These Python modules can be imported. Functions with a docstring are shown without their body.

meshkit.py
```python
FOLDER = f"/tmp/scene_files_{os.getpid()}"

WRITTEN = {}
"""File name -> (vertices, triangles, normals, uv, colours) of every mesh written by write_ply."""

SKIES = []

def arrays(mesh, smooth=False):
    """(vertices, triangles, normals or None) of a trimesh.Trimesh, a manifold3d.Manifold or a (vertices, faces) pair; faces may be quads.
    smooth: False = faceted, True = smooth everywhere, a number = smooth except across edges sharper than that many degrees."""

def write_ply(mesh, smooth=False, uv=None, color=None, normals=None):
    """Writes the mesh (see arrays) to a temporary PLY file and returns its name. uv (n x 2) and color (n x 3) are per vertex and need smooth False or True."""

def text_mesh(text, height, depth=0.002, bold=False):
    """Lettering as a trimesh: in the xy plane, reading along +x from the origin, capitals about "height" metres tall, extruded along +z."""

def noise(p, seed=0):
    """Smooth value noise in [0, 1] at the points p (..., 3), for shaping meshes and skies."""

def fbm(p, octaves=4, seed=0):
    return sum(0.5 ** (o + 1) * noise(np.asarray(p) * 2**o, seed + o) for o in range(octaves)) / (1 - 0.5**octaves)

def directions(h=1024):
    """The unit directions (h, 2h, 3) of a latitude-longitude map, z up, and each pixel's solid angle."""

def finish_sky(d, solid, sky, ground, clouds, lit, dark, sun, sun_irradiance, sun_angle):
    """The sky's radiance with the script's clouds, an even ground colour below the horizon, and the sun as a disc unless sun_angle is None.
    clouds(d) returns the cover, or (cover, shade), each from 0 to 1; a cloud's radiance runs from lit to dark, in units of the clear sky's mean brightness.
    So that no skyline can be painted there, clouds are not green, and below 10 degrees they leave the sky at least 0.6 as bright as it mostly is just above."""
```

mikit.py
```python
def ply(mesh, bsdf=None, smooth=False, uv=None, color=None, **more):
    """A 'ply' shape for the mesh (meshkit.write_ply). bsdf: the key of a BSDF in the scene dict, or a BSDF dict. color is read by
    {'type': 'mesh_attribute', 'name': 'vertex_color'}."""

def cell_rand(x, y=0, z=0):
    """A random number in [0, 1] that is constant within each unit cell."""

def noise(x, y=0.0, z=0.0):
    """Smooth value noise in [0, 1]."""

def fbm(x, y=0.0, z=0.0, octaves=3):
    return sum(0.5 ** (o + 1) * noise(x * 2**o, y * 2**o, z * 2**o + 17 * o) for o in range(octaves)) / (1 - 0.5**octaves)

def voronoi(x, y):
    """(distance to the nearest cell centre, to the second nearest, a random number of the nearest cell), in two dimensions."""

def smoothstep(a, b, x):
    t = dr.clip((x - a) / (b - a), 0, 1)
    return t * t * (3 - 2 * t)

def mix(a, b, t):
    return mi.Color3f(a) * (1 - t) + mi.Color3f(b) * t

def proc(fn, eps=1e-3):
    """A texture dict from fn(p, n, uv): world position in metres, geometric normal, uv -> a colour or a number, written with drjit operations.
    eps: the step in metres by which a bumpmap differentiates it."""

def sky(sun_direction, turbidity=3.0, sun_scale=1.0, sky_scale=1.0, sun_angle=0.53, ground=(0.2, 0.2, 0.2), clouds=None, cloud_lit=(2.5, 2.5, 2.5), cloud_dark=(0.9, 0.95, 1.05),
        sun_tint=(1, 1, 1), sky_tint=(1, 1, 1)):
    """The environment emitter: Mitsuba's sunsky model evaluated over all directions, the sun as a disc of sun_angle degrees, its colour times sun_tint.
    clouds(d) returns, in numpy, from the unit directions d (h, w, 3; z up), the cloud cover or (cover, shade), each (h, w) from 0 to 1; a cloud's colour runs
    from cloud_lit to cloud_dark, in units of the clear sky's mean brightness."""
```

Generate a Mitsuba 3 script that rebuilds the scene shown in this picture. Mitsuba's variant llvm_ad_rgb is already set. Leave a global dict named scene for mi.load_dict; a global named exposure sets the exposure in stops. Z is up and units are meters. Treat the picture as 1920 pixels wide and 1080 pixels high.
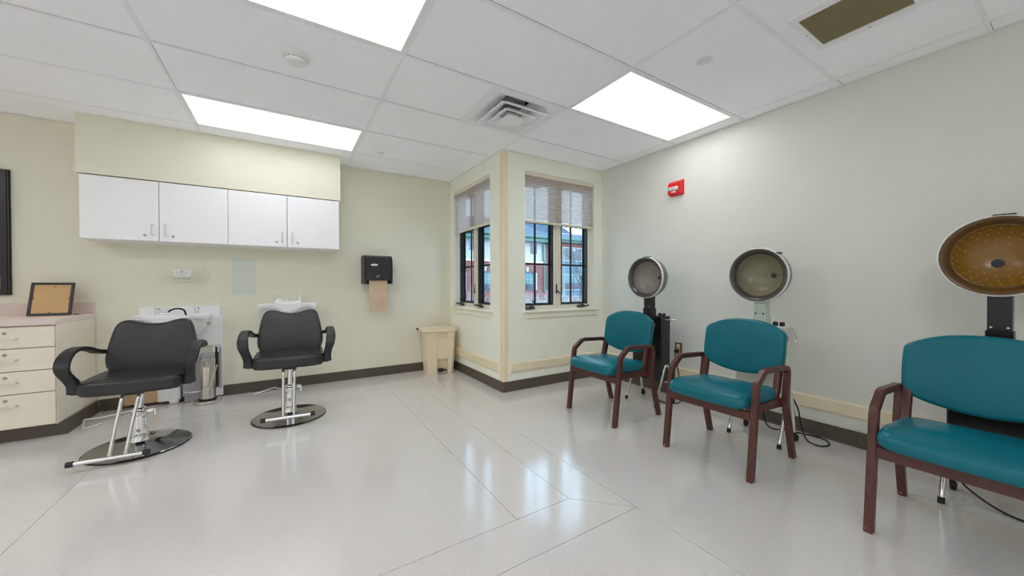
import math, random
import numpy as np, trimesh, manifold3d as m3, shapely
from shapely.geometry import Polygon, LineString, box as sbox
import drjit as dr
import mitsuba as mi, mikit, meshkit
from mikit import proc, noise, fbm, mix, smoothstep

random.seed(7)
rng = np.random.default_rng(7)
scene, labels = {}, {}
T = mi.ScalarTransform4f

# ------------------------------------------------------------------ camera, sky, exposure
YAW, PITCH, ROLL, CAMZ, FPX = 0.5566, -0.0095, -0.0017, 1.066, 680.4
_fw = np.array([math.sin(YAW) * math.cos(PITCH), math.cos(YAW) * math.cos(PITCH), math.sin(PITCH)])
_r = np.array([math.cos(YAW), -math.sin(YAW), 0.0])
_u = np.cross(_r, _fw)
_up = -_r * math.sin(ROLL) + _u * math.cos(ROLL)
scene['camera'] = {'type': 'perspective', 'fov': 2 * math.degrees(math.atan(960 / FPX)), 'fov_axis': 'x', 'near_clip': 0.05, 'far_clip': 500.0,
                   'to_world': T().look_at(origin=[0, 0, CAMZ], target=[float(_fw[0]), float(_fw[1]), CAMZ + float(_fw[2])], up=[float(x) for x in _up])}


def cloud_cover(d):
    p = d / np.maximum(d[..., 2:3], 0.12)
    n = meshkit.fbm(np.stack([p[..., 0] * 1.1, p[..., 1] * 1.1, 0 * p[..., 0] + 3.0], -1), 4, 5)
    return 0.72 + 0.28 * n, np.clip((n - 0.4) * 2.2, 0, 1) * 0.5


SKY_SCALE = 34.0
scene['sky'] = mikit.sky((-0.35, -0.5, 0.62), turbidity=4.0, sun_scale=0.5, sky_scale=SKY_SCALE, ground=(0.3, 0.3, 0.31), clouds=cloud_cover,
                         cloud_lit=(2.0, 2.0, 2.06), cloud_dark=(1.35, 1.4, 1.5), sky_tint=(0.95, 1.0, 1.08))
exposure = 0.13
LAMP = 5.0      # radiance of the ceiling light panels


# ------------------------------------------------------------------ materials
def lin(r, g, b):
    f = lambda c: (c / 255 / 12.92) if c / 255 <= 0.04045 else ((c / 255 + 0.055) / 1.055) ** 2.4
    return [f(r), f(g), f(b)]


def rgb(c):
    return {'type': 'rgb', 'value': [float(x) for x in c]}


def mat(name, color, rough=0.5, metal=0.0, spec=0.5, tex=None, bump=None, bscale=1.0, **kw):
    base = proc(tex) if tex is not None else rgb(color)
    b = {'type': 'principled', 'base_color': base, 'roughness': rough, 'metallic': metal, 'specular': spec, **kw}
    if bump is not None:
        b = {'type': 'bumpmap', 'arbitrary': proc(bump, eps=4e-4), 'scale': bscale, 'bsdf': b}
    scene[name] = {'type': 'twosided', 'bsdf': b}
    return name


def mottle(c, amt=0.04, s=3.0, fine=0.0, fs=300.0):
    c = np.array(c)
    lo, hi = (c * (1 - amt)).tolist(), (c * (1 + amt)).tolist()

    def fn(p, n, uv):
        t = fbm(p.x * s, p.y * s, p.z * s, 3)
        if fine:
            t = t + fine * (noise(p.x * fs, p.y * fs, p.z * fs) - 0.5)
        return mix(lo, hi, dr.clip(t, 0, 1))
    return fn


C_WALL = lin(229, 226, 207)
mat('wall_paint', C_WALL, 0.55, spec=0.3, tex=mottle(C_WALL, 0.015, 1.2))
C_RIGHT = lin(220, 221, 211)
mat('right_paint', C_RIGHT, 0.5, spec=0.3, tex=mottle(C_RIGHT, 0.012, 1.5))
C_BAY_LIT = lin(239, 241, 227)
mat('bay_paint_lit', C_BAY_LIT, 0.5, spec=0.3, tex=mottle(C_BAY_LIT, 0.012, 1.5))  # same paint as right wall, lightened to stand in for brighter bay light
mat('far_paint', lin(232, 232, 227), 0.6, spec=0.3)
C_TILE = lin(247, 248, 251)
mat('tile_white', C_TILE, 0.85, spec=0.15, tex=mottle(C_TILE, 0.022, 2.5, 0.25, 260.0))
mat('grid_white', lin(240, 240, 242), 0.5, spec=0.3)
mat('plenum_dark', lin(60, 60, 60), 0.9, spec=0.1)


def floor_tex(p, n, uv):
    a = fbm(p.x * 1.3, p.y * 1.3, 0.0, 3)
    b = noise(p.x * 240, p.y * 240)
    c = noise(p.x * 620 + 7, p.y * 620)
    base = mix(lin(195, 191, 186), lin(204, 200, 196), a)
    t = dr.clip((b - 0.62) * 3, 0, 1) * 0.16 + dr.clip((c - 0.6) * 2.5, 0, 1) * 0.12
    base = mix(base, lin(169, 162, 156), t)
    g1 = noise(p.x * 9.1 + 3.3, p.y * 9.1 + 8.8) * noise(p.x * 31, p.y * 31)
    return mix(base, lin(187, 182, 176), smoothstep(0.55, 0.9, g1) * 0.35)


def floor_bump(p, n, uv):
    return fbm(p.x * 22.0, p.y * 22.0, 0.0, 2)


scene['vinyl_floor'] = {'type': 'twosided', 'bsdf': {'type': 'bumpmap', 'arbitrary': proc(floor_bump, eps=2e-3), 'scale': 0.00012, 'bsdf': {
    'type': 'principled', 'base_color': proc(floor_tex), 'roughness': 0.15, 'specular': 0.95, 'clearcoat': 1.0, 'clearcoat_gloss': 0.97}}}
mat('seam_dark', lin(70, 64, 60), 0.8)
C_BB = lin(84, 75, 66)
mat('base_brown', C_BB, 0.45, tex=mottle(C_BB, 0.06, 6))
mat('tan_vinyl', lin(232, 219, 188), 0.5, spec=0.35)
mat('white_laminate', lin(243, 243, 244), 0.35, spec=0.45)
mat('white_edge', lin(228, 228, 228), 0.5)
C_CREAM = lin(229, 221, 203)
mat('cream_laminate', C_CREAM, 0.4, tex=mottle(C_CREAM, 0.015, 4))
mat('cream_edge', lin(203, 182, 155), 0.5)


def pink_tex(p, n, uv):
    s = noise(p.x * 520, p.y * 520, p.z * 520)
    return mix(lin(221, 204, 196), lin(206, 186, 178), dr.clip((s - 0.5) * 2, 0, 1))


mat('pink_laminate', lin(217, 200, 192), 0.35, tex=pink_tex)
mat('chrome', [0.86, 0.86, 0.86], 0.09, metal=1.0)
mat('brushed_steel', [0.66, 0.63, 0.58], 0.24, metal=1.0)
mat('dark_chrome', [0.36, 0.35, 0.35], 0.07, metal=1.0)
C_BLACKV = lin(31, 30, 33)
mat('black_vinyl', C_BLACKV, 0.33, spec=0.6, tex=mottle(C_BLACKV, 0.06, 5),
    bump=lambda p, n, uv: noise(p.x * 420, p.y * 420, p.z * 420), bscale=0.00025)
mat('black_pu', lin(36, 35, 37), 0.4, spec=0.5)
mat('black_plastic', lin(26, 26, 28), 0.4)
mat('black_enamel', lin(20, 20, 24), 0.25)
mat('rubber', lin(24, 23, 22), 0.7)
C_TEAL = lin(0, 104, 126)


def teal_tex(p, n, uv):
    t = fbm(p.x * 5, p.y * 5, p.z * 5, 2)
    s = noise(p.x * 330, p.y * 330, p.z * 330)
    return mix(lin(0, 92, 105), lin(4, 106, 119), dr.clip(t * 0.7 + s * 0.3, 0, 1))


mat('teal_vinyl', C_TEAL, 0.30, spec=0.32, tex=teal_tex, bump=lambda p, n, uv: noise(p.x * 500, p.y * 500, p.z * 500), bscale=0.0002)


def wood_tex(p, n, uv):
    g = fbm(p.x * 18 + 0.0, p.y * 60, p.z * 14, 3)
    f = noise(p.x * 60, p.y * 340, p.z * 40)
    c = mix(lin(62, 31, 27), lin(92, 51, 42), dr.clip(g * 0.8 + f * 0.25, 0, 1))
    w = smoothstep(0.62, 0.72, noise(p.x * 130, p.y * 130, p.z * 60))
    low = 1 - smoothstep(0.004, 0.028, p.z)
    chip = smoothstep(0.86, 0.92, noise(p.x * 210, p.y * 210, p.z * 40) * 0.8 + 0.2 * noise(p.x * 30, p.y * 30, p.z * 11))
    return mix(c, lin(160, 120, 92), dr.clip(w * low * 0.9 + chip * 0.25, 0, 1))


mat('cherry_wood', lin(86, 48, 40), 0.35, spec=0.5, tex=wood_tex)
mat('ceramic', lin(232, 232, 232), 0.18, spec=0.5)
mat('white_plastic', lin(226, 226, 224), 0.4)
mat('grey_plastic', lin(150, 152, 152), 0.5)
mat('beige_plastic', lin(227, 212, 182), 0.45)
mat('beige_plastic_dark', lin(206, 178, 146), 0.5)
mat('grille_tan', lin(150, 140, 105), 0.6)
mat('wood_panel', lin(196, 164, 124), 0.55)
C_BACKB = lin(202, 165, 118)
mat('backing_board', C_BACKB, 0.75, tex=mottle(C_BACKB, 0.07, 9))
mat('mat_board', lin(226, 210, 184), 0.8)
mat('frame_black', lin(27, 25, 24), 0.28)
mat('frame_charcoal', lin(43, 41, 44), 0.45)
C_KRAFT = lin(204, 178, 150)
mat('kraft_paper', C_KRAFT, 0.85, tex=mottle(C_KRAFT, 0.08, 14))
mat('smoke_plastic', lin(46, 42, 44), 0.12, spec=0.6)
mat('wire_white', lin(226, 225, 214), 0.4)
mat('label_white', lin(226, 228, 224), 0.5)
mat('ink', lin(150, 156, 152), 0.6)
mat('alarm_red', lin(214, 28, 34), 0.35)
mat('strobe_clear', lin(210, 216, 214), 0.12, spec=0.7)
mat('letter_white', lin(240, 236, 232), 0.5)
mat('sash_black', lin(30, 30, 32), 0.45)
mat('window_cream', lin(224, 220, 205), 0.4)
mat('window_trim', lin(236, 232, 214), 0.4)
mat('bronze', lin(64, 58, 54), 0.35, metal=0.3)
mat('blind_rail', lin(219, 213, 195), 0.45)
scene['blind_cloth'] = {'type': 'blendbsdf', 'weight': 0.07,
                        'bsdf_0': {'type': 'principledthin', 'base_color': rgb(lin(232, 222, 216)), 'roughness': 0.8, 'diff_trans': 1.0, 'spec_trans': 0.0, 'eta': 1.3},
                        'bsdf_1': {'type': 'thindielectric', 'int_ior': 1.02}}
scene['glass'] = {'type': 'thindielectric', 'int_ior': 1.5, 'specular_transmittance': rgb([0.38, 0.56, 0.68])}
mat('note_film', lin(215, 221, 208), 0.25)
mat('pale_green_metal', lin(188, 203, 188), 0.35)
mat('ivory_metal', lin(206, 210, 200), 0.4)
mat('hood_dark', lin(66, 60, 54), 0.25, spec=0.6)
mat('hood_smoke', lin(86, 82, 72), 0.3, spec=0.5)
mat('hood_shell', lin(104, 104, 96), 0.3, spec=0.5)
mat('bowl_grey', lin(140, 132, 124), 0.28, spec=0.5)
mat('bowl_olive', lin(126, 120, 98), 0.28, spec=0.5)
mat('bowl_amber', lin(130, 95, 36), 0.25, spec=0.5)
mat('hood_amber', lin(90, 64, 31), 0.25, spec=0.5)
mat('nozzle_dark', lin(84, 80, 74), 0.4)
mat('nozzle_light', lin(196, 190, 160), 0.3)
mat('nozzle_amber', lin(190, 150, 78), 0.3)
mat('brown_plate', lin(120, 84, 52), 0.5)
scene['lamp_panel'] = {'type': 'diffuse', 'reflectance': rgb([0.8, 0.8, 0.8])}
# outdoors


def brick_tex(p, n, uv):
    row = dr.floor(p.z / 0.075)
    h = p.x + p.y
    off = (row - 2 * dr.floor(row / 2)) * 0.11
    bx = (h + off) / 0.22
    fx, fz = bx - dr.floor(bx), p.z / 0.075 - row
    mort = dr.select((fx < 0.06) | (fz < 0.14), 1.0, 0.0)
    c = mix(lin(112, 60, 60), lin(142, 82, 80), mikit.cell_rand(dr.floor(bx), row))
    return mix(c, lin(140, 116, 112), mort * 0.5)


mat('brick', lin(160, 96, 88), 0.8, tex=brick_tex)


def siding_tex(p, n, uv):
    f = p.z / 0.15 - dr.floor(p.z / 0.15)
    return mix(lin(176, 176, 176), lin(156, 158, 160), dr.select(f < 0.12, 1.0, 0.0))


mat('siding', lin(224, 226, 228), 0.7, tex=siding_tex)


def roof_tex(p, n, uv):
    return mix(lin(34, 52, 70), lin(46, 66, 84), noise(p.x * 3, p.y * 3, p.z * 14))


mat('roof_slate', lin(92, 104, 112), 0.8, tex=roof_tex)
mat('green_trim', lin(72, 110, 104), 0.5)
mat('white_trim', lin(160, 164, 166), 0.5)
mat('dark_glass', lin(58, 56, 74), 0.12, spec=0.8)
mat('teal_glass', lin(40, 94, 122), 0.15, spec=0.7)
mat('pale_glass', lin(76, 116, 124), 0.15, spec=0.7)
C_LAWN = lin(98, 96, 90)
mat('lawn', C_LAWN, 0.95, tex=mottle(C_LAWN, 0.2, 2.0))
mat('bark', lin(86, 76, 72), 0.9)
mat('twig_pale', lin(158, 152, 152), 0.9)

# ------------------------------------------------------------------ helpers
XF = [np.eye(4)]
used = set()


def numbered(k):
    if k not in used:
        used.add(k)
        return k
    i = 1
    while f'{k}_{i:03d}' in used:
        i += 1
    used.add(f'{k}_{i:03d}')
    return f'{k}_{i:03d}'


def push(loc=(0, 0, 0), rz=0.0):
    m = np.eye(4)
    c, s = math.cos(rz), math.sin(rz)
    m[:2, :2] = [[c, -s], [s, c]]
    m[:3, 3] = loc
    XF.append(XF[-1] @ m)


def pop():
    XF.pop()


def obj(name, mesh, bsdf, parent=None, smooth=False, label=None, **more):
    key = numbered((parent + '__' if parent else '') + name)
    if isinstance(mesh, (list,)):
        mesh = trimesh.util.concatenate(mesh)
    m = XF[-1]
    v = np.asarray(mesh.vertices) @ m[:3, :3].T + m[:3, 3]
    scene[key] = mikit.ply(trimesh.Trimesh(v, mesh.faces, process=False), bsdf, smooth=smooth, **more)
    if label:
        labels[key] = {'label': label}
    return key


def thing(name, label, cat, group=None):
    key = numbered(name)
    labels[key] = {'label': label, 'category': cat}
    if group:
        labels[key]['group'] = group
    return key


def tag(key, label, cat, group=None):
    labels[key] = {'label': label, 'category': cat}
    if group:
        labels[key]['group'] = group
    return key


def struct(name, mesh, bsdf, label=None, **kw):
    k = obj(name, mesh, bsdf, **kw)
    labels[k] = {'kind': 'structure'}
    if label:
        labels[k]['label'] = label
    return k


def hull(pts):
    h = m3.Manifold.hull_points(np.asarray(pts, float)).to_mesh()
    return trimesh.Trimesh(np.array(h.vert_properties[:, :3]), np.array(h.tri_verts), process=False)


def bx(x0, x1, y0, y1, z0, z1, c=0.0):
    if c <= 0:
        m = trimesh.creation.box(extents=[x1 - x0, y1 - y0, z1 - z0])
        m.apply_translation([(x0 + x1) / 2, (y0 + y1) / 2, (z0 + z1) / 2])
        return m
    c = min(c, (x1 - x0) * .49, (y1 - y0) * .49, (z1 - z0) * .49)
    pts = []
    for sx in (0, 1):
        for sy in (0, 1):
            for sz in (0, 1):
                X, Y, Z = (x1 if sx else x0), (y1 if sy else y0), (z1 if sz else z0)
                dx, dy, dz = (-c if sx else c), (-c if sy else c), (-c if sz else c)
                pts += [(X, Y + dy, Z + dz), (X + dx, Y, Z + dz), (X + dx, Y + dy, Z)]
    return hull(pts)


def rbx(x0, x1, y0, y1, z0, z1, r, n=4):
    """box with round edges"""
    s = trimesh.creation.uv_sphere(r, count=[2 * n, 4 * n]).vertices
    return hull(np.vstack([s + [x, y, z] for x in (x0 + r, x1 - r) for y in (y0 + r, y1 - r) for z in (z0 + r, z1 - r)]))


def lathe(profile, n=40, axis='z', loc=(0, 0, 0)):
    p = np.array(profile, float)
    a = np.arange(n) * 2 * np.pi / n
    v = np.stack([p[:, None, 0] * np.cos(a), p[:, None, 0] * np.sin(a), np.broadcast_to(p[:, None, 1], (len(p), n))], -1).reshape(-1, 3)
    f = []
    for i in range(len(p) - 1):
        for j in range(n):
            a0, a1, b0, b1 = i * n + j, i * n + (j + 1) % n, (i + 1) * n + j, (i + 1) * n + (j + 1) % n
            f += [(a0, a1, b1), (a0, b1, b0)]
    if axis == 'x':      # profile height along -x
        v = np.stack([-v[:, 2], v[:, 0], v[:, 1]], -1)
        f = [(c, b, a) for a, b, c in f]
    if axis == 'y':      # profile height along -y
        v = np.stack([v[:, 0], -v[:, 2], v[:, 1]], -1)
        f = [t for t in f]
    m = trimesh.Trimesh(v + np.array(loc, float), np.array(f), process=False)
    m.merge_vertices()
    m.update_faces(m.nondegenerate_faces())
    return m


def cyl(p0, p1, r, n=20, r1=None):
    return sweep([p0, p1], circle(r, n), scales=[1.0, 1.0 if r1 is None else r1 / r])


def circle(r, n=12):
    a = np.arange(n) * 2 * np.pi / n
    return np.stack([r * np.cos(a), r * np.sin(a)], -1)


def rrect(w, h, c):
    p = Polygon([(-w / 2, -h / 2), (w / 2, -h / 2), (w / 2, h / 2), (-w / 2, h / 2)]).buffer(-c).buffer(c, quad_segs=2)
    return np.array(shapely.geometry.polygon.orient(p).exterior.coords)[:-1]


def spline(pts, per=8, closed=False):
    P = np.array(pts, float)
    out = []
    n = len(P)
    rngi = range(n if closed else n - 1)
    for i in rngi:
        p0, p1, p2, p3 = (P[(i - 1) % n] if closed or i > 0 else 2 * P[0] - P[1]), P[i], P[(i + 1) % n], (P[(i + 2) % n] if closed or i + 2 < n else 2 * P[-1] - P[-2])
        for t in np.linspace(0, 1, per, endpoint=False):
            out.append(0.5 * ((2 * p1) + (-p0 + p2) * t + (2 * p0 - 5 * p1 + 4 * p2 - p3) * t * t + (-p0 + 3 * p1 - 3 * p2 + p3) * t ** 3))
    if not closed:
        out.append(P[-1])
    return np.array(out)


def sweep(path, section, scales=None, binormal=None, closed=False, sx=None, sy=None):
    """section (k,2) swept along path; first section axis = normal in the bend plane, second = binormal"""
    P = np.array(path, float)
    n, k = len(P), len(section)
    t = np.roll(P, -1, 0) - np.roll(P, 1, 0) if closed else np.gradient(P, axis=0)
    t /= np.linalg.norm(t, axis=1, keepdims=True) + 1e-12
    if binormal is not None:
        b = np.broadcast_to(np.array(binormal, float), P.shape)
        nn = np.cross(b, t)
        nn /= np.linalg.norm(nn, axis=1, keepdims=True) + 1e-12
        b = np.cross(t, nn)
    else:
        ref = np.array([0, 0, 1.0]) if abs(t[0, 2]) < 0.9 else np.array([1.0, 0, 0])
        nn = [np.cross(ref, t[0])]
        nn[0] /= np.linalg.norm(nn[0])
        for i in range(1, n):
            q = nn[-1] - t[i] * (nn[-1] @ t[i])
            nn.append(q / (np.linalg.norm(q) + 1e-12))
        nn = np.array(nn)
        b = np.cross(t, nn)
    sc = np.ones(n) if scales is None else np.asarray(scales, float)
    ax = sc if sx is None else np.asarray(sx, float)
    ay = sc if sy is None else np.asarray(sy, float)
    S = np.asarray(section)
    v = P[:, None] + nn[:, None] * (S[None, :, :1] * ax[:, None, None]) + b[:, None] * (S[None, :, 1:] * ay[:, None, None])
    v = v.reshape(-1, 3)
    f = []
    m = n if closed else n - 1
    for i in range(m):
        for j in range(k):
            a0, a1 = i * k + j, i * k + (j + 1) % k
            b0, b1 = ((i + 1) % n) * k + j, ((i + 1) % n) * k + (j + 1) % k
            f += [(a0, a1, b1), (a0, b1, b0)]
    if not closed:
        v = np.vstack([v, P[:1], P[-1:]])
        c0, c1 = n * k, n * k + 1
        for j in range(k):
            f += [(c0, (j + 1) % k, j), (c1, (n - 1) * k + j, (n - 1) * k + (j + 1) % k)]
    mesh = trimesh.Trimesh(v, np.array(f), process=False)
    if mesh.volume < 0:
        mesh.invert()
    return mesh


def tube(pts, r, n=10, smooth=0, closed=False):
    P = spline(pts, smooth, closed) if smooth else np.array(pts, float)
    return sweep(P, circle(r, n), closed=closed)


def extr(poly, d0, d1, axis):
    """polygon (2-D) extruded between d0 and d1 along axis: 'x': polygon in (y,z); 'y': (x,z); 'z': (x,y)"""
    if not isinstance(poly, Polygon):
        poly = Polygon(poly)
    m = trimesh.creation.extrude_polygon(poly, d1 - d0, engine='earcut')
    v = m.vertices.copy()
    v[:, 2] += d0
    if axis == 'x':
        v = v[:, [2, 0, 1]]
    elif axis == 'y':
        v = np.stack([v[:, 0], v[:, 2], v[:, 1]], -1)
    m = trimesh.Trimesh(v, m.faces, process=False)
    if m.volume < 0:
        m.invert()
    return m


def cushion(outline, thick, r, dome=0.0, dome_b=0.0, place=None, segs=5):
    """padded slab: outline (N,2) star shaped about its centroid; place maps (u,v,h) arrays to xyz"""
    O = np.asarray(outline, float)
    c = Polygon(O).centroid
    c = np.array([c.x, c.y])
    R = np.linalg.norm(O - c, axis=1).mean()
    k = r / R
    prof = []
    h = thick / 2
    inner = [0.0, .2, .4, .6, .8, .92]
    for s in inner:
        prof.append((s * (1 - k), -h - dome_b * (1 - s ** 2.5)))
    for a in np.linspace(-90, 0, segs + 1):
        prof.append((1 - k + k * math.cos(math.radians(a)), -h + r + r * math.sin(math.radians(a))))
    for a in np.linspace(0, 90, segs + 1):
        prof.append((1 - k + k * math.cos(math.radians(a)), h - r + r * math.sin(math.radians(a))))
    for s in inner[::-1]:
        prof.append((s * (1 - k), h + dome * (1 - s ** 2.5)))
    prof = np.array(prof)
    n = len(O)
    uv = c + prof[:, None, :1] * (O - c)[None]
    hh = np.broadcast_to(prof[:, None, 1], uv.shape[:2])
    v = np.stack([uv[..., 0], uv[..., 1], hh], -1).reshape(-1, 3)
    f = []
    for i in range(len(prof) - 1):
        for j in range(n):
            a0, a1, b0, b1 = i * n + j, i * n + (j + 1) % n, (i + 1) * n + j, (i + 1) * n + (j + 1) % n
            f += [(a0, a1, b1), (a0, b1, b0)]
    m = trimesh.Trimesh(v, np.array(f), process=False)
    m.merge_vertices()
    m.update_faces(m.nondegenerate_faces())
    if place is not None:
        V = m.vertices
        m = trimesh.Trimesh(np.stack(place(V[:, 0], V[:, 1], V[:, 2]), -1), m.faces, process=False)
    if m.volume < 0:
        m.invert()
    return m


def bevel_plate(poly, y0, y1, c):
    """a simple polygon in (x,z) extruded along y with bevelled edges"""
    import mapbox_earcut
    ring = np.array(shapely.geometry.polygon.orient(poly).exterior.coords)[:-1]
    n = len(ring)
    d = np.roll(ring, -1, 0) - ring
    d /= np.linalg.norm(d, axis=1, keepdims=True)
    nl = np.stack([-d[:, 1], d[:, 0]], -1)            # inward for a counter-clockwise ring
    nv = nl + np.roll(nl, 1, 0)
    nv /= np.maximum(np.linalg.norm(nv, axis=1, keepdims=True), 1e-9)
    ins = ring + nv * c
    lay = [(ins, y0), (ring, y0 + c), (ring, y1 - c), (ins, y1)]
    v = np.vstack([np.column_stack([r[:, 0], np.full(n, y), r[:, 1]]) for r, y in lay])
    f = []
    for a in range(3):
        for j in range(n):
            k = (j + 1) % n
            f += [(a * n + j, a * n + k, (a + 1) * n + k), (a * n + j, (a + 1) * n + k, (a + 1) * n + j)]
    t = mapbox_earcut.triangulate_float64(ins, np.array([n], np.uint32)).reshape(-1, 3).astype(int)
    f = np.vstack([f, t[:, ::-1], t + 3 * n])
    m = trimesh.Trimesh(v, f, process=False)
    trimesh.repair.fix_normals(m)
    if m.volume < 0:
        m.invert()
    return m


def frame_rect(x0, x1, z0, z1, w, y0, y1, plane='y', c=0.0):
    """rectangular ring; plane 'y': in x-z between y0,y1; plane 'x': in y-z between x=y0,y1"""
    P = sbox(x0, z0, x1, z1).difference(sbox(x0 + w, z0 + w, x1 - w, z1 - w))
    return extr(P, y0, y1, plane)


def put(m, x=0, y=0, z=0):
    m = m.copy()
    m.apply_translation([x, y, z])
    return m


# ------------------------------------------------------------------ room dimensions (metres, camera above the origin)
XR, YB, XBAY, YBAY, ZC = 3.165, 4.435, 1.817, 3.080, 2.391
XL, YF = -3.30, -1.75
ZTOP = 2.60

# floor: sheets of vinyl with recessed seams over a dark bed
fl = struct('floor', bx(XL - .1, XR + .1, YF - .1, YB + .1, -0.08, -0.004), 'seam_dark')
g = 0.0011
sheets = []
ox0, ox1, oy0, oy1 = -1.15, 1.416, 1.150, 3.850       # outer line of the border
ix0, ix1, iy0, iy1 = -0.965, 1.189, 1.378, 3.640      # inner line
sheets += [[(ix0, oy0), (ox1, oy0), (ix1, iy0), (ix0, iy0)], [(ox1, oy0), (ox1, oy1), (ix1, iy1), (ix1, iy0)],
           [(ox1, oy1), (ix0, oy1), (ix0, iy1), (ix1, iy1)],
           [(ix0, iy0), (.882, iy0), (.882, iy1), (ix0, iy1)], [(.882, iy0), (ix1, iy0), (ix1, iy1), (.882, iy1)],
           [(XL, oy1), (.882, oy1), (.882, YB), (XL, YB)], [(.882, oy1), (2.685, oy1), (2.685, YB), (.882, YB)],
           [(XL, YF), (ix0, YF), (ix0, oy1), (XL, oy1)], [(ix0, YF), (ox1, YF), (ox1, oy0), (ix0, oy0)],
           [(ox1, YF), (2.685, YF), (2.685, oy1), (ox1, oy1)], [(2.685, YF), (XR, YF), (XR, YBAY + .1), (2.685, YBAY + .1)]]
bay_cut = sbox(XBAY + .02, YBAY + .02, 9, 9)
for s in sheets:
    P = Polygon(s).buffer(-g, join_style=2).difference(bay_cut)
    m = extr(P, -0.004, 0.0, 'z')
    obj('vinyl_sheet', m, 'vinyl_floor', fl)

# walls
struct('wall_back', bx(XL - .15, XBAY + .14, YB, YB + .15, 0, ZTOP), 'wall_paint')
struct('wall_left', bx(XL - .15, XL, YF - .15, YB, 0, ZTOP), 'far_paint')
struct('wall_front', bx(XL, XR, YF - .15, YF, 0, ZTOP), 'far_paint')
struct('wall_right', bx(XR, XR + .15, YF - .15, YBAY + .16, 0, ZTOP), 'right_paint')
WZ0, WZ1 = 0.795, 2.233      # window opening
WX0, WX1 = 2.075, 3.042      # in the bay's front face
WY0, WY1 = 3.355, 4.325      # in the bay's side face
TH = 0.16
struct('wall_bay_front', extr(sbox(XBAY, 0, XR, ZTOP).difference(sbox(WX0, WZ0, WX1, WZ1)), YBAY, YBAY + TH, 'y'), 'bay_paint_lit')
struct('wall_bay_side', extr(sbox(YBAY + TH, 0, YB, ZTOP).union(sbox(YBAY + .001, 0, YBAY + TH, ZTOP)).difference(sbox(WY0, WZ0, WY1, WZ1)).intersection(sbox(YBAY + TH, 0, YB, ZTOP)), XBAY, XBAY + TH, 'x'), 'bay_paint_lit')
struct('wall_soffit', bx(-1.363, 0.481, 4.121, YB, 1.934, ZC + .02), 'wall_paint', label='boxed soffit above the white wall cabinets')

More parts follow.
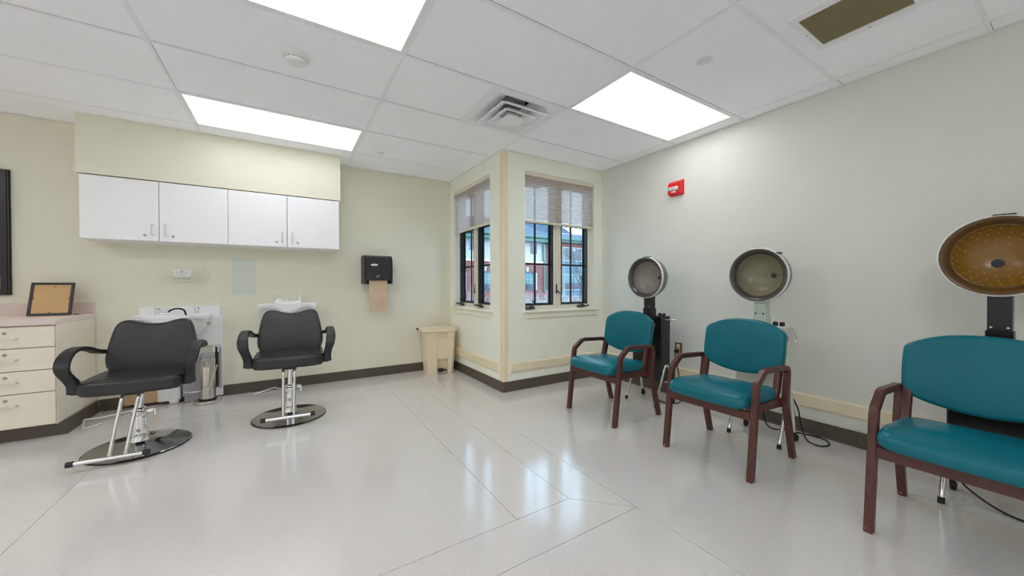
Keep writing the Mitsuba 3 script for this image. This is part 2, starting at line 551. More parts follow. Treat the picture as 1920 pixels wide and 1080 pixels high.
# baseboards
def baseboard(name, x0, x1, y0, y1, toe):
    a = [bx(x0, x1, y0, y1, 0.010, 0.100, 0.0015)]
    tx0, tx1, ty0, ty1 = x0, x1, y0, y1
    if toe == 'y-': ty0 -= 0.006
    if toe == 'x-': tx0 -= 0.006
    a.append(bx(tx0, tx1, ty0, ty1, 0.0005, 0.012, 0.003))
    struct(name, a, 'base_brown')


baseboard('baseboard_back', -1.345, XBAY, YB - .008, YB, 'y-')
baseboard('baseboard_bay_side', XBAY - .008, XBAY, YBAY - .008, YB - .008, 'x-')
baseboard('baseboard_bay_front', XBAY - .008, XR - .008, YBAY - .008, YBAY, 'y-')
baseboard('baseboard_right', XR - .008, XR, YF, YBAY - .008, 'x-')

# corner guard and wall guards
P = Polygon([(XBAY - .004, YBAY + .062), (XBAY - .004, YBAY + .004), (XBAY - .001, YBAY - .001), (XBAY + .004, YBAY - .004), (XBAY + .05, YBAY - .004), (XBAY + .05, YBAY), (XBAY, YBAY), (XBAY, YBAY + .062)])
struct('trim_1', extr(P, .101, 2.376, 'z'), 'tan_vinyl', label='tan vinyl corner guard')


def crash_rail(name, a0, a1, plane):
    prof = [(0, .186), (.011, .186), (.016, .190), (.020, .198), (.020, .268), (.016, .276), (.011, .280), (0, .280)]   # (out, z)
    if plane == 'bay_front':
        m = extr([(YBAY - o, z) for o, z in prof], a0, a1, 'x')
    elif plane == 'bay_side':
        m = extr([(XBAY - o, z) for o, z in prof], a0, a1, 'y')
    else:
        m = extr([(XR - o, z) for o, z in prof], a0, a1, 'y')
    k = struct(name, m, 'tan_vinyl', label='tan vinyl crash rail')
    for e in (a0, a1):
        s = -1 if e == a0 else 1
        q = [(o * 1.05 + (0 if o == 0 else .0008), z + (.0008 if z > .23 else -.0008)) for o, z in prof]
        lo, hi = (e - .004, e + .014) if s < 0 else (e - .014, e + .004)
        if plane == 'bay_front':
            m = extr([(YBAY - o, z) for o, z in q], lo, hi, 'x')
        elif plane == 'bay_side':
            m = extr([(XBAY - o, z) for o, z in q], lo, hi, 'y')
        else:
            m = extr([(XR - o, z) for o, z in q], lo, hi, 'y')
        obj('end_cap', m, 'tan_vinyl', k)


crash_rail('trim_2', 3.175, 4.39, 'bay_side')
crash_rail('trim_3', 1.90, 3.12, 'bay_front')
crash_rail('trim_4', YF + .05, 3.02, 'right')

# ------------------------------------------------------------------ ceiling
ce = struct('ceiling', bx(XL - .15, XR + .15, YF - .15, YB + .15, ZC + .16, ZC + .24), 'plenum_dark')
colx = [XL, -3.07, -1.851, -.632, .587, 1.806, 3.026, XR]
rowy = [YB, 3.932, 3.327, 2.722, 2.117, 1.512, .907, .302, -.303, -.908, -1.513, YF]
lights = {(3, 1): 'rear', (5, 4): 'right', (3, 4): 'near', (3, 8): 'behind', (1, 4): 'left', (1, 8): 'left2'}   # (column, row) index of the lit cells; last three are added, unseen fill
G = 0.011
room = sbox(XL, YF, XR, YB).difference(sbox(XBAY, YBAY, 9, 9))
cells = []
for i in range(len(colx) - 1):
    for j in range(len(rowy) - 1):
        x0, x1, y1, y0 = colx[i], colx[i + 1], rowy[j], rowy[j + 1]
        if (i, j) in lights:
            continue
        if i == 4 and j == 3:
            cells += [(x0, 1.197, y0, y1)]          # the other half is the air diffuser
            continue
        if i == 5 and j == 6:
            continue                                # tile with the return grille, below
        cells.append((x0, x1, y0, y1))
for x0, x1, y0, y1 in cells:
    ga, gb = (float(rng.choice([.0085, .0126])) for _ in range(2))
    P = sbox(x0 + ga, y0 + .0085, x1 - .0085, y1 - (.0128 if rng.random() < .7 else .0085))
    if x0 < 0.6 and y1 > 4.1:
        P = P.difference(sbox(-1.366, 4.118, .484, 9))
    P = P.intersection(room.buffer(-.004))
    for q in getattr(P, 'geoms', [P]):
        if q.area > .002:
            obj('tile', extr(q, ZC + .0015, ZC + .016, 'z'), 'tile_white', ce)
# tile round the return-air grille
GX0, GX1, GY0, GY1 = 2.150, 2.578, 0.405, 0.832
obj('tile', extr(sbox(1.806 + .0085, .302 + .0085, 3.026 - .0085, .907 - .0085).difference(sbox(GX0 + .02, GY0 + .02, GX1 - .02, GY1 - .02)), ZC + .0015, ZC + .016, 'z'), 'tile_white', ce)
# T grid: main runners along y, cross tees along x
for x in colx[1:-1]:
    y1 = YB if x < XBAY - .02 else YBAY
    a = [bx(x - G, x + G, YF, y1, ZC - .001, ZC + .0012), bx(x - .003, x + .003, YF, y1, ZC + .001, ZC + .03)]
    if -1.37 < x < .49:
        a = [bx(x - G, x + G, YF, 4.12, ZC - .001, ZC + .0012), bx(x - .003, x + .003, YF, 4.12, ZC + .001, ZC + .03)]
    obj('main_runner', a, 'grid_white', ce)
for y in rowy[1:-1]:
    for i in range(len(colx) - 1):
        x0, x1 = colx[i] + G, colx[i + 1] - G
        if y > YBAY:
            x1 = min(x1, XBAY)
        if x1 - x0 < .03:
            continue
        obj('cross_tee', [bx(x0, x1, y - G, y + G, ZC - .001, ZC + .001), bx(x0, x1, y - .003, y + .003, ZC + .001, ZC + .03)], 'grid_white', ce)
obj('cross_tee', [bx(1.197 - G, 1.197 + G, 2.117 + G, 2.722 - G, ZC - .001, ZC + .001)], 'grid_white', ce)
# wall angle
e_ = .0022
edge = [(XL, XBAY, YB - .02, YB - e_), (XR - .02, XR - e_, YF, YBAY), (XBAY - .02, XBAY - e_, YBAY - .02, YB), (XBAY - .02, XR, YBAY - .02, YBAY - e_), (XL, XL + .02, YF, YB), (XL, XR, YF, YF + .02)]
for e in edge:
    obj('wall_angle', bx(*e, ZC - .0022, ZC - .0011), 'grid_white', ce)

LAMP_GAIN = {'rear': .55, 'right': .66, 'near': .88, 'behind': 2.0, 'left': 1.25, 'left2': 1.3}
lamp_label = {'rear': 'white ceiling light panel above the white wall cabinets', 'right': 'white ceiling light panel beside the right wall, nearest the windows',
              'near': 'large white ceiling light panel cut off by the top of the photo', 'behind': 'added fill light panel in the ceiling behind the viewer on the middle row, unseen',
              'left': 'added fill light panel in the ceiling on the left, out of view', 'left2': 'added fill light panel in the ceiling behind the viewer on the left, unseen'}
for (i, j), nm in lights.items():
    x0, x1, y1, y0 = colx[i] + G, colx[i + 1] - G, rowy[j], rowy[j + 1]
    y0, y1 = y0 + G, y1 - G
    t = thing('ceiling_light', lamp_label[nm], 'ceiling light', 'light panels in the ceiling grid')
    P = sbox(x0 + .0005, y0 + .0005, x1 - .0005, y1 - .0005).difference(sbox(x0 + .016, y0 + .016, x1 - .016, y1 - .016))
    obj('frame', extr(P, ZC - .0005, ZC + .03, 'z'), 'grid_white', t)
    m = trimesh.Trimesh([(x0 + .014, y0 + .014, ZC + .006), (x1 - .014, y0 + .014, ZC + .006), (x1 - .014, y1 - .014, ZC + .006), (x0 + .014, y1 - .014, ZC + .006)], [(0, 2, 1), (0, 3, 2)], process=False)
    obj('diffuser', m, 'lamp_panel', t, emitter={'type': 'area', 'radiance': rgb([LAMP * LAMP_GAIN[nm] * c for c in (1.0, 1.02, 1.09)])})

# supply air diffuser: three nested louvres under a round neck
t = thing('ceiling_vent', 'square white supply air diffuser with three nested louvres', 'air vent')
DX0, DX1, DY0, DY1 = 1.197 + G, 1.806 - G, 2.117 + G, 2.722 - G
dcx, dcy = (DX0 + DX1) / 2, (DY0 + DY1) / 2


def pyramid_ring(h0, z0, h1, z1, th=.003, lip=.010):
    """sloped square louvre, half-size h0 at z0 (low, outer) to h1 at z1, with a small turned-down lip"""
    prof = [(h0 + .002, z0 - lip), (h0 + .002, z0), (h1, z1), (h1, z1 + .012), (h1 - th, z1 + .012), (h1 - th, z1 - th), (h0 - th, z0 - .003), (h0 - th, z0 - lip)]
    c = [(1, 1), (-1, 1), (-1, -1), (1, -1)]
    v = np.array([(dcx + h * sx, dcy + h * sy, z) for h, z in prof for sx, sy in c])
    f = []
    n = len(prof)
    for a in range(n):
        b = (a + 1) % n
        for k in range(4):
            p, q = a * 4 + k, a * 4 + (k + 1) % 4
            r, s = b * 4 + k, b * 4 + (k + 1) % 4
            f += [(p, q, s), (p, s, r)]
    m = trimesh.Trimesh(v, f, process=False)
    if m.volume < 0:
        m.invert()
    return m


Pf = sbox(DX0, DY0, DX1, DY1).difference(sbox(dcx - .245, dcy - .245, dcx + .245, dcy + .245))
obj('flange', extr(Pf, ZC - .001, ZC + .004, 'z'), 'grid_white', t)
obj('throat', [pyramid_ring(.248, ZC + .004, .112, ZC + .075, lip=.004)], 'grid_white', t)
obj('louvre', pyramid_ring(.198, ZC - .026, .122, ZC + .016), 'grid_white', t)
obj('louvre', pyramid_ring(.136, ZC - .036, .074, ZC + .000), 'grid_white', t)
obj('centre_plate', [pyramid_ring(.076, ZC - .042, .04, ZC - .018), bx(dcx - .075, dcx + .075, dcy - .075, dcy + .075, ZC - .052, ZC - .048, .001)], 'grid_white', t)
obj('duct_neck', lathe([(.108, .0), (.108, .055), (.106, .055), (.001, .055)], 32, loc=(dcx, dcy, ZC + .082)), 'grey_plastic', t)
for sx, sy in ((1, 1), (-1, 1), (-1, -1), (1, -1)):
    obj('hanger', cyl((dcx + .10 * sx, dcy + .10 * sy, ZC + .034), (dcx + .05 * sx, dcy + .05 * sy, ZC + .07), .0025, 8), 'grid_white', t)

# return grille
t = thing('ceiling_vent', 'square return air grille with tan slats in a ceiling tile', 'air vent')
Pg = sbox(GX0, GY0, GX1, GY1).difference(sbox(GX0 + .052, GY0 + .052, GX1 - .052, GY1 - .030))
obj('frame', extr(Pg, ZC - .005, ZC + .001, 'z'), 'grid_white', t)
obj('backing', bx(GX0 + .045, GX1 - .045, GY0 + .045, GY1 - .025, ZC + .03, ZC + .034), 'plenum_dark', t)
ns = 24
for k in range(ns):
    x = GX0 + .052 + (k + .5) * (GX1 - GX0 - .104) / ns
    q = [(x - .0026, ZC + .010), (x + .0004, ZC + .010), (x + .0020, ZC - .003), (x - .0022, ZC - .003)]
    obj('slat', extr(q, GY0 + .052, GY1 - .030, 'y'), 'grille_tan', t)
for sx, sy in ((GX1 - .02, .62), (2.36, GY1 - .013), (GX0 + .02, .62)):
    obj('screw', lathe([(0, -.0022), (.004, -.0015), (.005, 0)], 12, loc=(sx, sy, ZC - .005)), 'grey_plastic', t)

# smoke detector and two flat sprinkler covers
t = thing('smoke_detector', 'round white smoke detector on the ceiling', 'smoke detector')
L = (.055, 2.452, ZC)
obj('base', lathe([(0, .003), (.074, .003), (.076, -.004), (.072, -.014), (.056, -.020), (.050, -.020), (.050, -.016), (0, -.016)][::-1], 40, loc=L), 'white_plastic', t, smooth=35)
obj('vent_ring', lathe([(.046, -.016), (.046, -.034), (0, -.034)][::-1], 40, loc=L), 'black_plastic', t)
ribs = []
for k in range(12):
    a = k * math.pi / 6
    ribs.append(cyl((L[0] + .048 * math.cos(a), L[1] + .048 * math.sin(a), ZC - .016), (L[0] + .048 * math.cos(a), L[1] + .048 * math.sin(a), ZC - .034), .004, 6))
ribs.append(lathe([(.0, -.0280), (.053, -.0285), (.053, -.034), (.051, -.042), (.040, -.050), (0, -.053)][::-1], 40, loc=L))
ribs.append(lathe([(.0, -.0195), (.052, -.0195), (.052, -.024), (0, -.024)][::-1], 40, loc=L))
obj('sensor_cap', ribs, 'white_plastic', t, smooth=35)
for x, y, r, lb in ((2.113, 1.232, .042, 'flat round sprinkler cover in the ceiling beside the right light panel'), (.817, 3.807, .036, 'small round grey sprinkler cover in the ceiling above the towel dispenser')):
    t = thing('sprinkler_cover', lb, 'sprinkler cover', 'round sprinkler covers')
    obj('plate', lathe([(0, -.006), (r - .003, -.006), (r, -.004), (r, .001), (0, .001)], 36, loc=(x, y, ZC + .0005)), 'white_edge', t, smooth=35)
    obj('rim', lathe([(r + .0005, -.001), (r + .005, -.0012), (r + .006, .001)], 36, loc=(x, y, ZC + .0005)), 'grid_white', t)

# ------------------------------------------------------------------ windows: (u, d, z) frame: u along the wall, d outwards
def window(idx, umin, umax, to):
    """to(u, d, z) -> world point arrays; d grows towards outdoors from the room face of the wall"""
    def B(u0, u1, d0, d1, z0, z1, c=0.0):
        m = bx(u0, u1, d0, d1, z0, z1, c)
        V = m.vertices
        m = trimesh.Trimesh(np.stack(to(V[:, 0], V[:, 1], V[:, 2]), -1), m.faces, process=False)
        if m.volume < 0:
            m.invert()
        return m

    def M(m):
        V = m.vertices
        m = trimesh.Trimesh(np.stack(to(V[:, 0], V[:, 1], V[:, 2]), -1), m.faces, process=False)
        if m.volume < 0:
            m.invert()
        return m
    w = thing(f'window_{idx}', 'pair of black casement sashes in a cream frame, ' + ('facing the chairs' if idx == 1 else 'on the narrow side of the bay'), 'window')
    labels[w] = {'kind': 'structure', 'label': labels[w]['label']}
    W = umax - umin
    z0, z1 = WZ0, WZ1
    D0, D1 = .078, .155
    j = .022                                     # jamb
    mu0, mu1 = umin + W / 2 - .054 - .005, umin + W / 2 + .054 - .005
    s = [(umin + j, mu0), (mu1, umax - j - .012)]
    zb, zt = .842, 2.165
    P = sbox(umin, z0, umax, z1)
    for a, b in s:
        P = P.difference(sbox(a, zb, b, zt))
    obj('frame', [M(extr(P, D0, D1, 'y'))], 'window_cream', w)
    obj('mullion_cover', [B(mu0 + .022, mu0 + .030, D0 - .006, D0, zb - .02, zt, .002), B(mu1 - .030, mu1 - .022, D0 - .006, D0, zb - .02, zt, .002), B((mu0 + mu1) / 2 - .012, (mu0 + mu1) / 2 + .012, D0 - .009, D0, zb - .02, zt, .002)], 'window_cream', w)
    for a, b in s:
        sash = [M(extr(sbox(a, zb, b, zt).difference(sbox(a + .012, zb + .016, b - .012, zt - .012)), D0 - .001, D0 + .012, 'y')),
                M(extr(sbox(a + .001, zb + .001, b - .001, zt - .001).difference(sbox(a + .006, zb + .010, b - .006, zt - .006)), D0 + .012, D0 + .060, 'y')),
                M(extr(sbox(a + .001, zb + .001, b - .001, zt - .001).difference(sbox(a + .016, zb + .022, b - .016, zt - .020)), D0 + .060, D0 + .074, 'y'))]
        k = obj('sash', sash, 'sash_black', w)
        uc = (a + b) / 2
        obj('muntin', B(uc - .009, uc + .009, D0 + .060, D0 + .072, zb + .02, zt - .018), 'sash_black', k)
        for z in (1.288, 1.735):
            obj('muntin', B(a + .014, uc - .009, D0 + .060, D0 + .072, z - .009, z + .009), 'sash_black', k)
            obj('muntin', B(uc + .009, b - .014, D0 + .060, D0 + .072, z - .009, z + .009), 'sash_black', k)
        pane = trimesh.Trimesh([(a + .008, D0 + .066, zb + .012), (b - .008, D0 + .066, zb + .012), (b - .008, D0 + .066, zt - .01), (a + .008, D0 + .066, zt - .01)], [(0, 1, 2), (0, 2, 3)], process=False)
        V = pane.vertices
        obj('pane', trimesh.Trimesh(np.stack(to(V[:, 0], V[:, 1], V[:, 2]), -1), pane.faces, process=False), 'glass', k)
    # crank operators
    for (a, b), up in zip(s, (idx == 1, False)):
        uc = a + .085 if (up or idx == 2) else b - .11
        hz = zb - .022
        base = rbx(uc - .055, uc + .055, D0 - .030, D0, hz - .012, hz + .010, .007, 3)
        dome = trimesh.creation.icosphere(3, .022)
        dome.apply_scale([1.2, .9, .8])
        dome.apply_translation([uc + .01, D0 - .022, hz + .006])
        k = obj('crank_operator', [M(base), M(dome)], 'bronze', w, smooth=40)
        if up:
            p = [(uc + .01, D0 - .03, hz + .01), (uc + .014, D0 - .044, hz + .035), (uc + .024, D0 - .046, hz + .055), (uc + .008, D0 - .048, hz + .075)]
        else:
            p = [(uc + .01, D0 - .03, hz + .012), (uc - .02, D0 - .045, hz + .016), (uc - .05, D0 - .048, hz + .006), (uc - .085, D0 - .050, hz + .014)] if idx == 2 else \
                [(uc + .01, D0 - .03, hz + .012), (uc + .03, D0 - .045, hz + .004), (uc + .05, D0 - .048, hz - .004), (uc + .075, D0 - .050, hz + .012)]
        q = spline(p, 6)
        h = sweep(q, rrect(.010, .014, .003))
        kn = trimesh.creation.icosphere(2, .009)
        kn.apply_translation(p[-1])
        obj('crank_handle', [M(h), M(kn)], 'bronze', k)
    # sash lock on the mullion
    uc = (mu0 + mu1) / 2 - .012
    lk = [rbx(uc - .006, uc + .006, D0 - .014, D0 - .002, .965, 1.07, .004, 2)]
    lk.append(sweep(spline([(uc, D0 - .012, 1.0), (uc + .012, D0 - .03, .985), (uc + .030, D0 - .034, .968)], 5), rrect(.010, .012, .003)))
    obj('sash_lock', [M(q) for q in lk], 'bronze', w)
    # stool and apron
    obj('stool', [B(umin - .036, umax + .062, -.036, 0, WZ0 - .022, WZ0, .006), B(umin, umax, -.004, D0, WZ0 - .022, WZ0 - .0005)], 'window_trim', w)
    obj('apron', [B(umin + .010, umax + .024, -.016, 0, .716, WZ0 - .022, .004), B(umin + .006, umax + .028, -.022, 0, WZ0 - .034, WZ0 - .022, .004)], 'window_trim', w)
    # pleated blind
    bt = thing('window_blind', 'half-raised pleated grey-brown blind ' + ('on the wider window facing the chairs' if idx == 1 else 'on the window in the side of the bay'), 'blind', 'pleated blinds')
    hr = obj('headrail', B(umin + .004, umax - .004, .004, .046, WZ1 - .042, WZ1 - .001, .003), 'blind_rail', bt)
    obj('bottom_rail', B(umin + .006, umax - .006, .006, .040, 1.709, 1.733, .003), 'blind_rail', bt)
    n = 19
    zz = np.linspace(WZ1 - .043, 1.734, 2 * n + 1)
    # pleats closer together towards the bottom
    tt = np.linspace(0, 1, 2 * n + 1)
    zz = (WZ1 - .043) + (1.734 - WZ1 + .043) * (tt * 1.28 - .28 * tt ** 2)
    d = np.where(np.arange(2 * n + 1) % 2 == 0, .008, .034)
    v, f = [], []
    for z, dd in zip(zz, d):
        v += [(umin + .010, dd, z), (umax - .010, dd, z)]
    for i in range(2 * n):
        f += [(2 * i, 2 * i + 1, 2 * i + 3), (2 * i, 2 * i + 3, 2 * i + 2)]
    v = np.array(v)
    obj('pleated_cloth', trimesh.Trimesh(np.stack(to(v[:, 0], v[:, 1], v[:, 2]), -1), f, process=False), 'blind_cloth', bt)
    uc = umax - .018
    obj('cord', [M(cyl((uc, .012, WZ1 - .04), (uc, .012, 1.40 if idx == 2 else 1.73), .0012, 6))], 'wire_white', bt)


window(1, WX0, WX1, lambda u, d, z: (u, YBAY + d, z))
# for the side window u runs from the far end to the corner so that it mirrors
window(2, -WY1, -WY0, lambda u, d, z: (XBAY + d, -u, z))

# ------------------------------------------------------------------ outdoors
struct('ground', bx(-20, 90, YB + .3, 110, -.9, -.5), 'lawn')
bl = thing('brick_building', 'brick and white-sided building with green gutters beyond the windows', 'building')
Yf = 29.0
obj('brick_wall', bx(6, 22.35, Yf, Yf + 12, -.5, 3.22), 'brick', bl)
obj('siding_wall', bx(6, 22.0, Yf + .03, Yf + 12, 3.22, 5.25), 'siding', bl)
obj('corner_pier', bx(22.0, 22.35, Yf + .02, Yf + 12, 3.22, 5.25), 'brick', bl)
obj('band_course', bx(6, 22.0, Yf - .06, Yf, 3.16, 3.34), 'bay_paint_lit', bl)
obj('fascia', bx(5.6, 22.6, Yf - .55, Yf - .35, 5.2, 5.5), 'green_trim', bl)
obj('gutter', [bx(5.6, 22.6, Yf - .70, Yf - .55, 5.55, 5.82, .03)], 'green_trim', bl)
obj('soffit', bx(5.6, 22.6, Yf - .5, Yf + .1, 5.22, 5.30), 'green_trim', bl)
rv = [(5.5, Yf - .7, 5.78), (22.33, Yf - .7, 5.78), (22.33, Yf + 12.5, 5.78), (5.5, Yf + 12.5, 5.78), (5.5, Yf + 5.9, 8.3), (22.33, Yf + 5.9, 8.3)]
ro = hull(rv)
obj('roof', ro, 'roof_slate', bl)
for x in (7.2, 10.4, 13.60, 17.0, 20.18):
    k = obj('window', frame_rect(x, x + .74, 4.06, 5.12, .07, Yf - .02, Yf + .06), 'white_trim' if x < 20 else 'dark_glass', bl)
    obj('window_pane', bx(x + .06, x + .68, Yf + .0, Yf + .02, 4.12, 5.06), 'dark_glass', k)
    obj('window_rail', bx(x + .06, x + .68, Yf - .015, Yf + .0, 4.57, 4.61), 'dark_glass', k)
for x in (8.6, 11.4, 14.4, 19.0):
    arc = [(x + .775 + .775 * math.cos(a), 1.95 + .30 * math.sin(a)) for a in np.linspace(0, math.pi, 13)]
    P = Polygon([(x, .5), (x + 1.55, .5)] + arc)
    k = obj('arched_window', extr(P.difference(P.buffer(-.09)), Yf - .05, Yf + .02, 'y'), 'dark_glass', bl)
    obj('window_pane', extr(P.buffer(-.08), Yf - .03, Yf - .01, 'y'), 'pale_glass', k)
    obj('spandrel', bx(x + .05, x + 1.5, Yf - .045, Yf - .03, .52, 1.09), 'dark_glass', k)
    for q in range(1, 4):
        obj('glazing_bar', bx(x + q * .3875 - .02, x + q * .3875 + .02, Yf - .048, Yf - .03, 1.1, 2.05), 'white_trim' if q != 1 else 'dark_glass', k)
    obj('glazing_bar', bx(x + .09, x + 1.46, Yf - .048, Yf - .03, 1.55, 1.59), 'white_trim', k)
    obj('keystone', extr([(x + .775 - .10, 2.28), (x + .775 + .10, 2.28), (x + .775 + .2, 2.74), (x + .775 - .2, 2.74)], Yf - .07, Yf - .0, 'y'), 'white_trim', bl)
    obj('jamb_stone', bx(x + 1.62, x + 1.95, Yf - .03, Yf, .5, 2.24), 'white_trim', bl)
    obj('lintel', bx(x - .2, x + 1.97, Yf - .05, Yf, 2.22, 2.30), 'dark_glass', bl)
obj('downspout', [bx(21.58, 21.75, Yf - .2, Yf - .03, 3.5, 5.3), bx(21.68, 21.85, Yf - .2, Yf - .03, .3, 3.36), hull([(21.58, Yf - .2, 3.5), (21.75, Yf - .2, 3.5), (21.58, Yf - .03, 3.5), (21.75, Yf - .03, 3.5), (21.68, Yf - .2, 3.36), (21.85, Yf - .2, 3.36), (21.68, Yf - .03, 3.36), (21.85, Yf - .03, 3.36)]),
                   cyl((21.9, Yf - .6, 5.6), (21.7, Yf - .12, 5.25), .09, 8)], 'green_trim', bl)
Y2 = 32.0
wg = thing('glazed_wing', 'two-storey brick wing with a large blue glazed bay, right of the white siding', 'building')
obj('brick_wall', bx(22.75, 44, Y2, Y2 + 9, -.5, 5.9), 'brick', wg)
obj('gutter', bx(22.7, 44.3, Y2 - .6, Y2 - .4, 6.05, 6.32, .03), 'green_trim', wg)
obj('fascia', bx(22.7, 44.3, Y2 - .45, Y2, 5.82, 6.06), 'green_trim', wg)
obj('roof', extr([(Y2 - .6, 6.25), (Y2 + 4.5, 7.6), (Y2 + 9.6, 6.25)], 22.7, 44.3, 'x'), 'roof_slate', wg)
obj('ridge_flashing', bx(25.8, 44.3, Y2 - .62, Y2 - .5, 6.70, 6.80), 'white_trim', wg)
for x0, x1 in ((23.6, 26.45), (26.62, 29.55), (29.75, 32.6)):
    k = obj('glazed_bay', frame_rect(x0, x1, -.4, 5.32, .10, Y2 - .12, Y2), 'white_trim', wg)
    for z0, z1, m_ in ((3.80, 5.24, 'dark_glass'), (2.22, 3.72, 'teal_glass'), (1.22, 2.16, 'pale_glass'), (.50, 1.18, 'dark_glass'), (-.4, .40, 'teal_glass')):
        obj('bay_pane', bx(x0 + .08, x1 - .08, Y2 - .07, Y2 - .04, z0, z1), m_, k)
    for z in (3.76, 2.19, .45):
        obj('transom', bx(x0 + .05, x1 - .05, Y2 - .12, Y2 - .05, z - .05, z + .05), 'white_trim', k)
    obj('bay_mullion', bx(x0 + .22, x0 + .30, Y2 - .13, Y2 - .05, -.4, 5.24), 'white_trim', k)
rb = thing('slate_roof_building', 'building with a tall hipped slate roof rising behind the glazed wing', 'building')
obj('wall', bx(20, 41.5, 44.2, 58, -.5, 6.3), 'brick', rb)
obj('roof', hull([(19.5, 43.4, 6.3), (44.0, 43.4, 6.3), (44.0, 58.5, 6.3), (19.5, 58.5, 6.3), (24, 50, 11.3), (41.5, 50, 11.3)]), 'roof_slate', rb)
globe = trimesh.creation.icosphere(2, .16)
globe.apply_translation([26.6, 30, 4.75])
lp = thing('street_lamp', 'white globe lamp on a thin post in front of the glazed wing', 'lamp')
obj('globe', globe, 'white_trim', lp, smooth=True)
obj('post', cyl((26.6, 30, -.5), (26.6, 30, 4.62), .045, 8), 'dark_glass', lp)


def branches(base, direction, length, r, depth, out, rs, spread=.6, sides=5):
    p = np.array(base, float)
    d = np.array(direction, float)
    pts = [p]
    for _ in range(3):
        d = d + rs.normal(0, .12, 3)
        d /= np.linalg.norm(d)
        p = p + d * length / 3
        pts.append(p)
    out.append(sweep(pts, circle(1, sides), scales=np.linspace(r, r * .6, 4)))
    if depth == 0:
        return
    for _ in range(3 if depth > 1 else 4):
        nd = d + rs.normal(0, spread, 3)
        nd[2] += .12
        nd /= np.linalg.norm(nd)
        branches(pts[rs.integers(1, 4)], nd, length * .68, r * .55, depth - 1, out, rs, spread, 3 if depth < 3 else sides)


for k_, (x, y, h, lb) in enumerate([(22.6, 24.5, 2.3, 'bare dark tree branching in front of the glazed wing')]):
    rs = np.random.default_rng(31 + k_)
    t = thing('bare_tree', lb, 'tree')
    tr, br = [], []
    base = np.array([x, y, -.5])
    tr.append(sweep([base, base + [0, 0, h * .5], base + [.1, 0, h]], circle(1, 8), scales=[.13, .10, .08]))
    for q in range(7):
        a = rs.uniform(0, 6.28)
        branches(base + [.03, 0, h * rs.uniform(.55, 1.0)], [math.cos(a), .4 * math.sin(a), .75], 1.6, .05, 3, br, rs)
    obj('trunk', tr, 'bark', t)
    obj('branches', br, 'bark', t)
for k_, (x, y, s, lb) in enumerate([(9.3, 18.9, 1.0, 'pale bare shrub seen low through the side window'), (12.2, 17.4, .9, 'pale bare shrub below the arched window, left of the window crank'),
                                    (14.9, 18.4, .95, 'pale bare shrub by the green downspout'), (17.3, 19.4, .8, 'pale bare shrub before the blue glazed bay')]):
    rs = np.random.default_rng(60 + k_)
    tw = []
    for q in range(70):
        a = rs.uniform(0, 6.28)
        b = np.array([x + rs.normal(0, .42), y + rs.normal(0, .25), -.5])
        branches(b, [math.cos(a) * .28, math.sin(a) * .28, 1], 1.0 * s * rs.uniform(.5, 1.0), .0095, 1, tw, rs, .5, 3)
    t = obj('bare_shrub', tw, 'twig_pale')
    tag(t, lb, 'shrub', 'bare shrubs outside the windows')

# ------------------------------------------------------------------ back wall: cabinets
def lock(parent, x, y, z):
    obj('lock', [lathe([(.0095, -.001), (.0095, .003), (.008, .0045), (.0, .0045)], 20, 'y', (x, y, z)), bx(x - .0012, x + .0012, y - .0056, y - .0044, z - .005, z + .005)], 'dark_chrome', parent, smooth=35)


def pull(parent, p0, p1, out, r=.004, m_='brushed_steel'):
    p0, p1, o = np.array(p0, float), np.array(p1, float), np.array(out, float)
    e = (p1 - p0) * .06
    q = spline([p0, p0 + o * .8, p0 + o + e, p1 + o - e, p1 + o * .8, p1], 6)
    feet = [cyl(p, p + o * .12, r * 1.7, 10) for p in (p0, p1)]
    obj('handle', [sweep(q, circle(r, 10))] + feet, m_, parent, smooth=40)


ux = [-1.347, -.895, -.4405, .012, .468]
for c in range(2):
    t = thing('wall_cabinet', ['left white wall cabinet of the pair, above the glove box rack', 'right white wall cabinet of the pair, above the second shampoo bowl'][c], 'cabinet', 'white wall cabinets')
    x0, x1 = ux[2 * c], ux[2 * c + 2]
    obj('body', [bx(x0, x1, 4.140, YB, 1.428, 1.446), bx(x0, x1, 4.140, YB, 1.908, 1.926), bx(x0, x0 + .018, 4.14, YB, 1.446, 1.908), bx(x1 - .018, x1, 4.14, YB, 1.446, 1.908), bx(x0 + .018, x1 - .018, YB - .012, YB, 1.446, 1.908)], 'white_edge', t)
    for d_ in range(2):
        a, b = ux[2 * c + d_] + .0018, ux[2 * c + d_ + 1] - .0018
        k = obj('door', bx(a, b, 4.120, 4.139, 1.431, 1.924, .0015), 'white_laminate', t)
        hx = b - .040 if d_ == 0 else a + .040
        kx = b - .085 if d_ == 0 else a + .085
        pull(k, (hx, 4.12, 1.482), (hx, 4.12, 1.568), (0, -.026, 0), .0042)
        lock(k, kx, 4.12, 1.476)

# base cabinet with drawers, countertop
CX = -1.362
DRL = -1.832
t = thing('drawer_cabinet', 'cream base cabinet with four locking drawers', 'cabinet')
obj('body', [bx(-3.0, CX, 3.836, YB - .012, .100, .795), bx(CX - .003, CX, 3.820, 3.836, .100, .795)], 'cream_laminate', t)
for z0, z1 in ((.645, .785), (.490, .637), (.337, .484), (.106, .331)):
    for a, b in ((DRL, CX - .006), (DRL - .47, DRL - .006), (DRL - .94, DRL - .476)):
        k = obj('drawer', [bx(a, b, 3.815, 3.834, z0, z1, .0015)], 'cream_laminate', t)
        obj('edge_band', bx(b - .0004, b + .0022, 3.8155, 3.834, z0, z1), 'cream_edge', k)
        cx = (a + b) / 2
        z = z1 - .072 if z1 < .7 else z1 - .076
        if b > -1.9:
            pull(k, (cx - .064, 3.815, z), (cx + .064, 3.815, z), (0, -.028, 0), .004)
            lock(k, cx + .012, 3.815, z + .037)
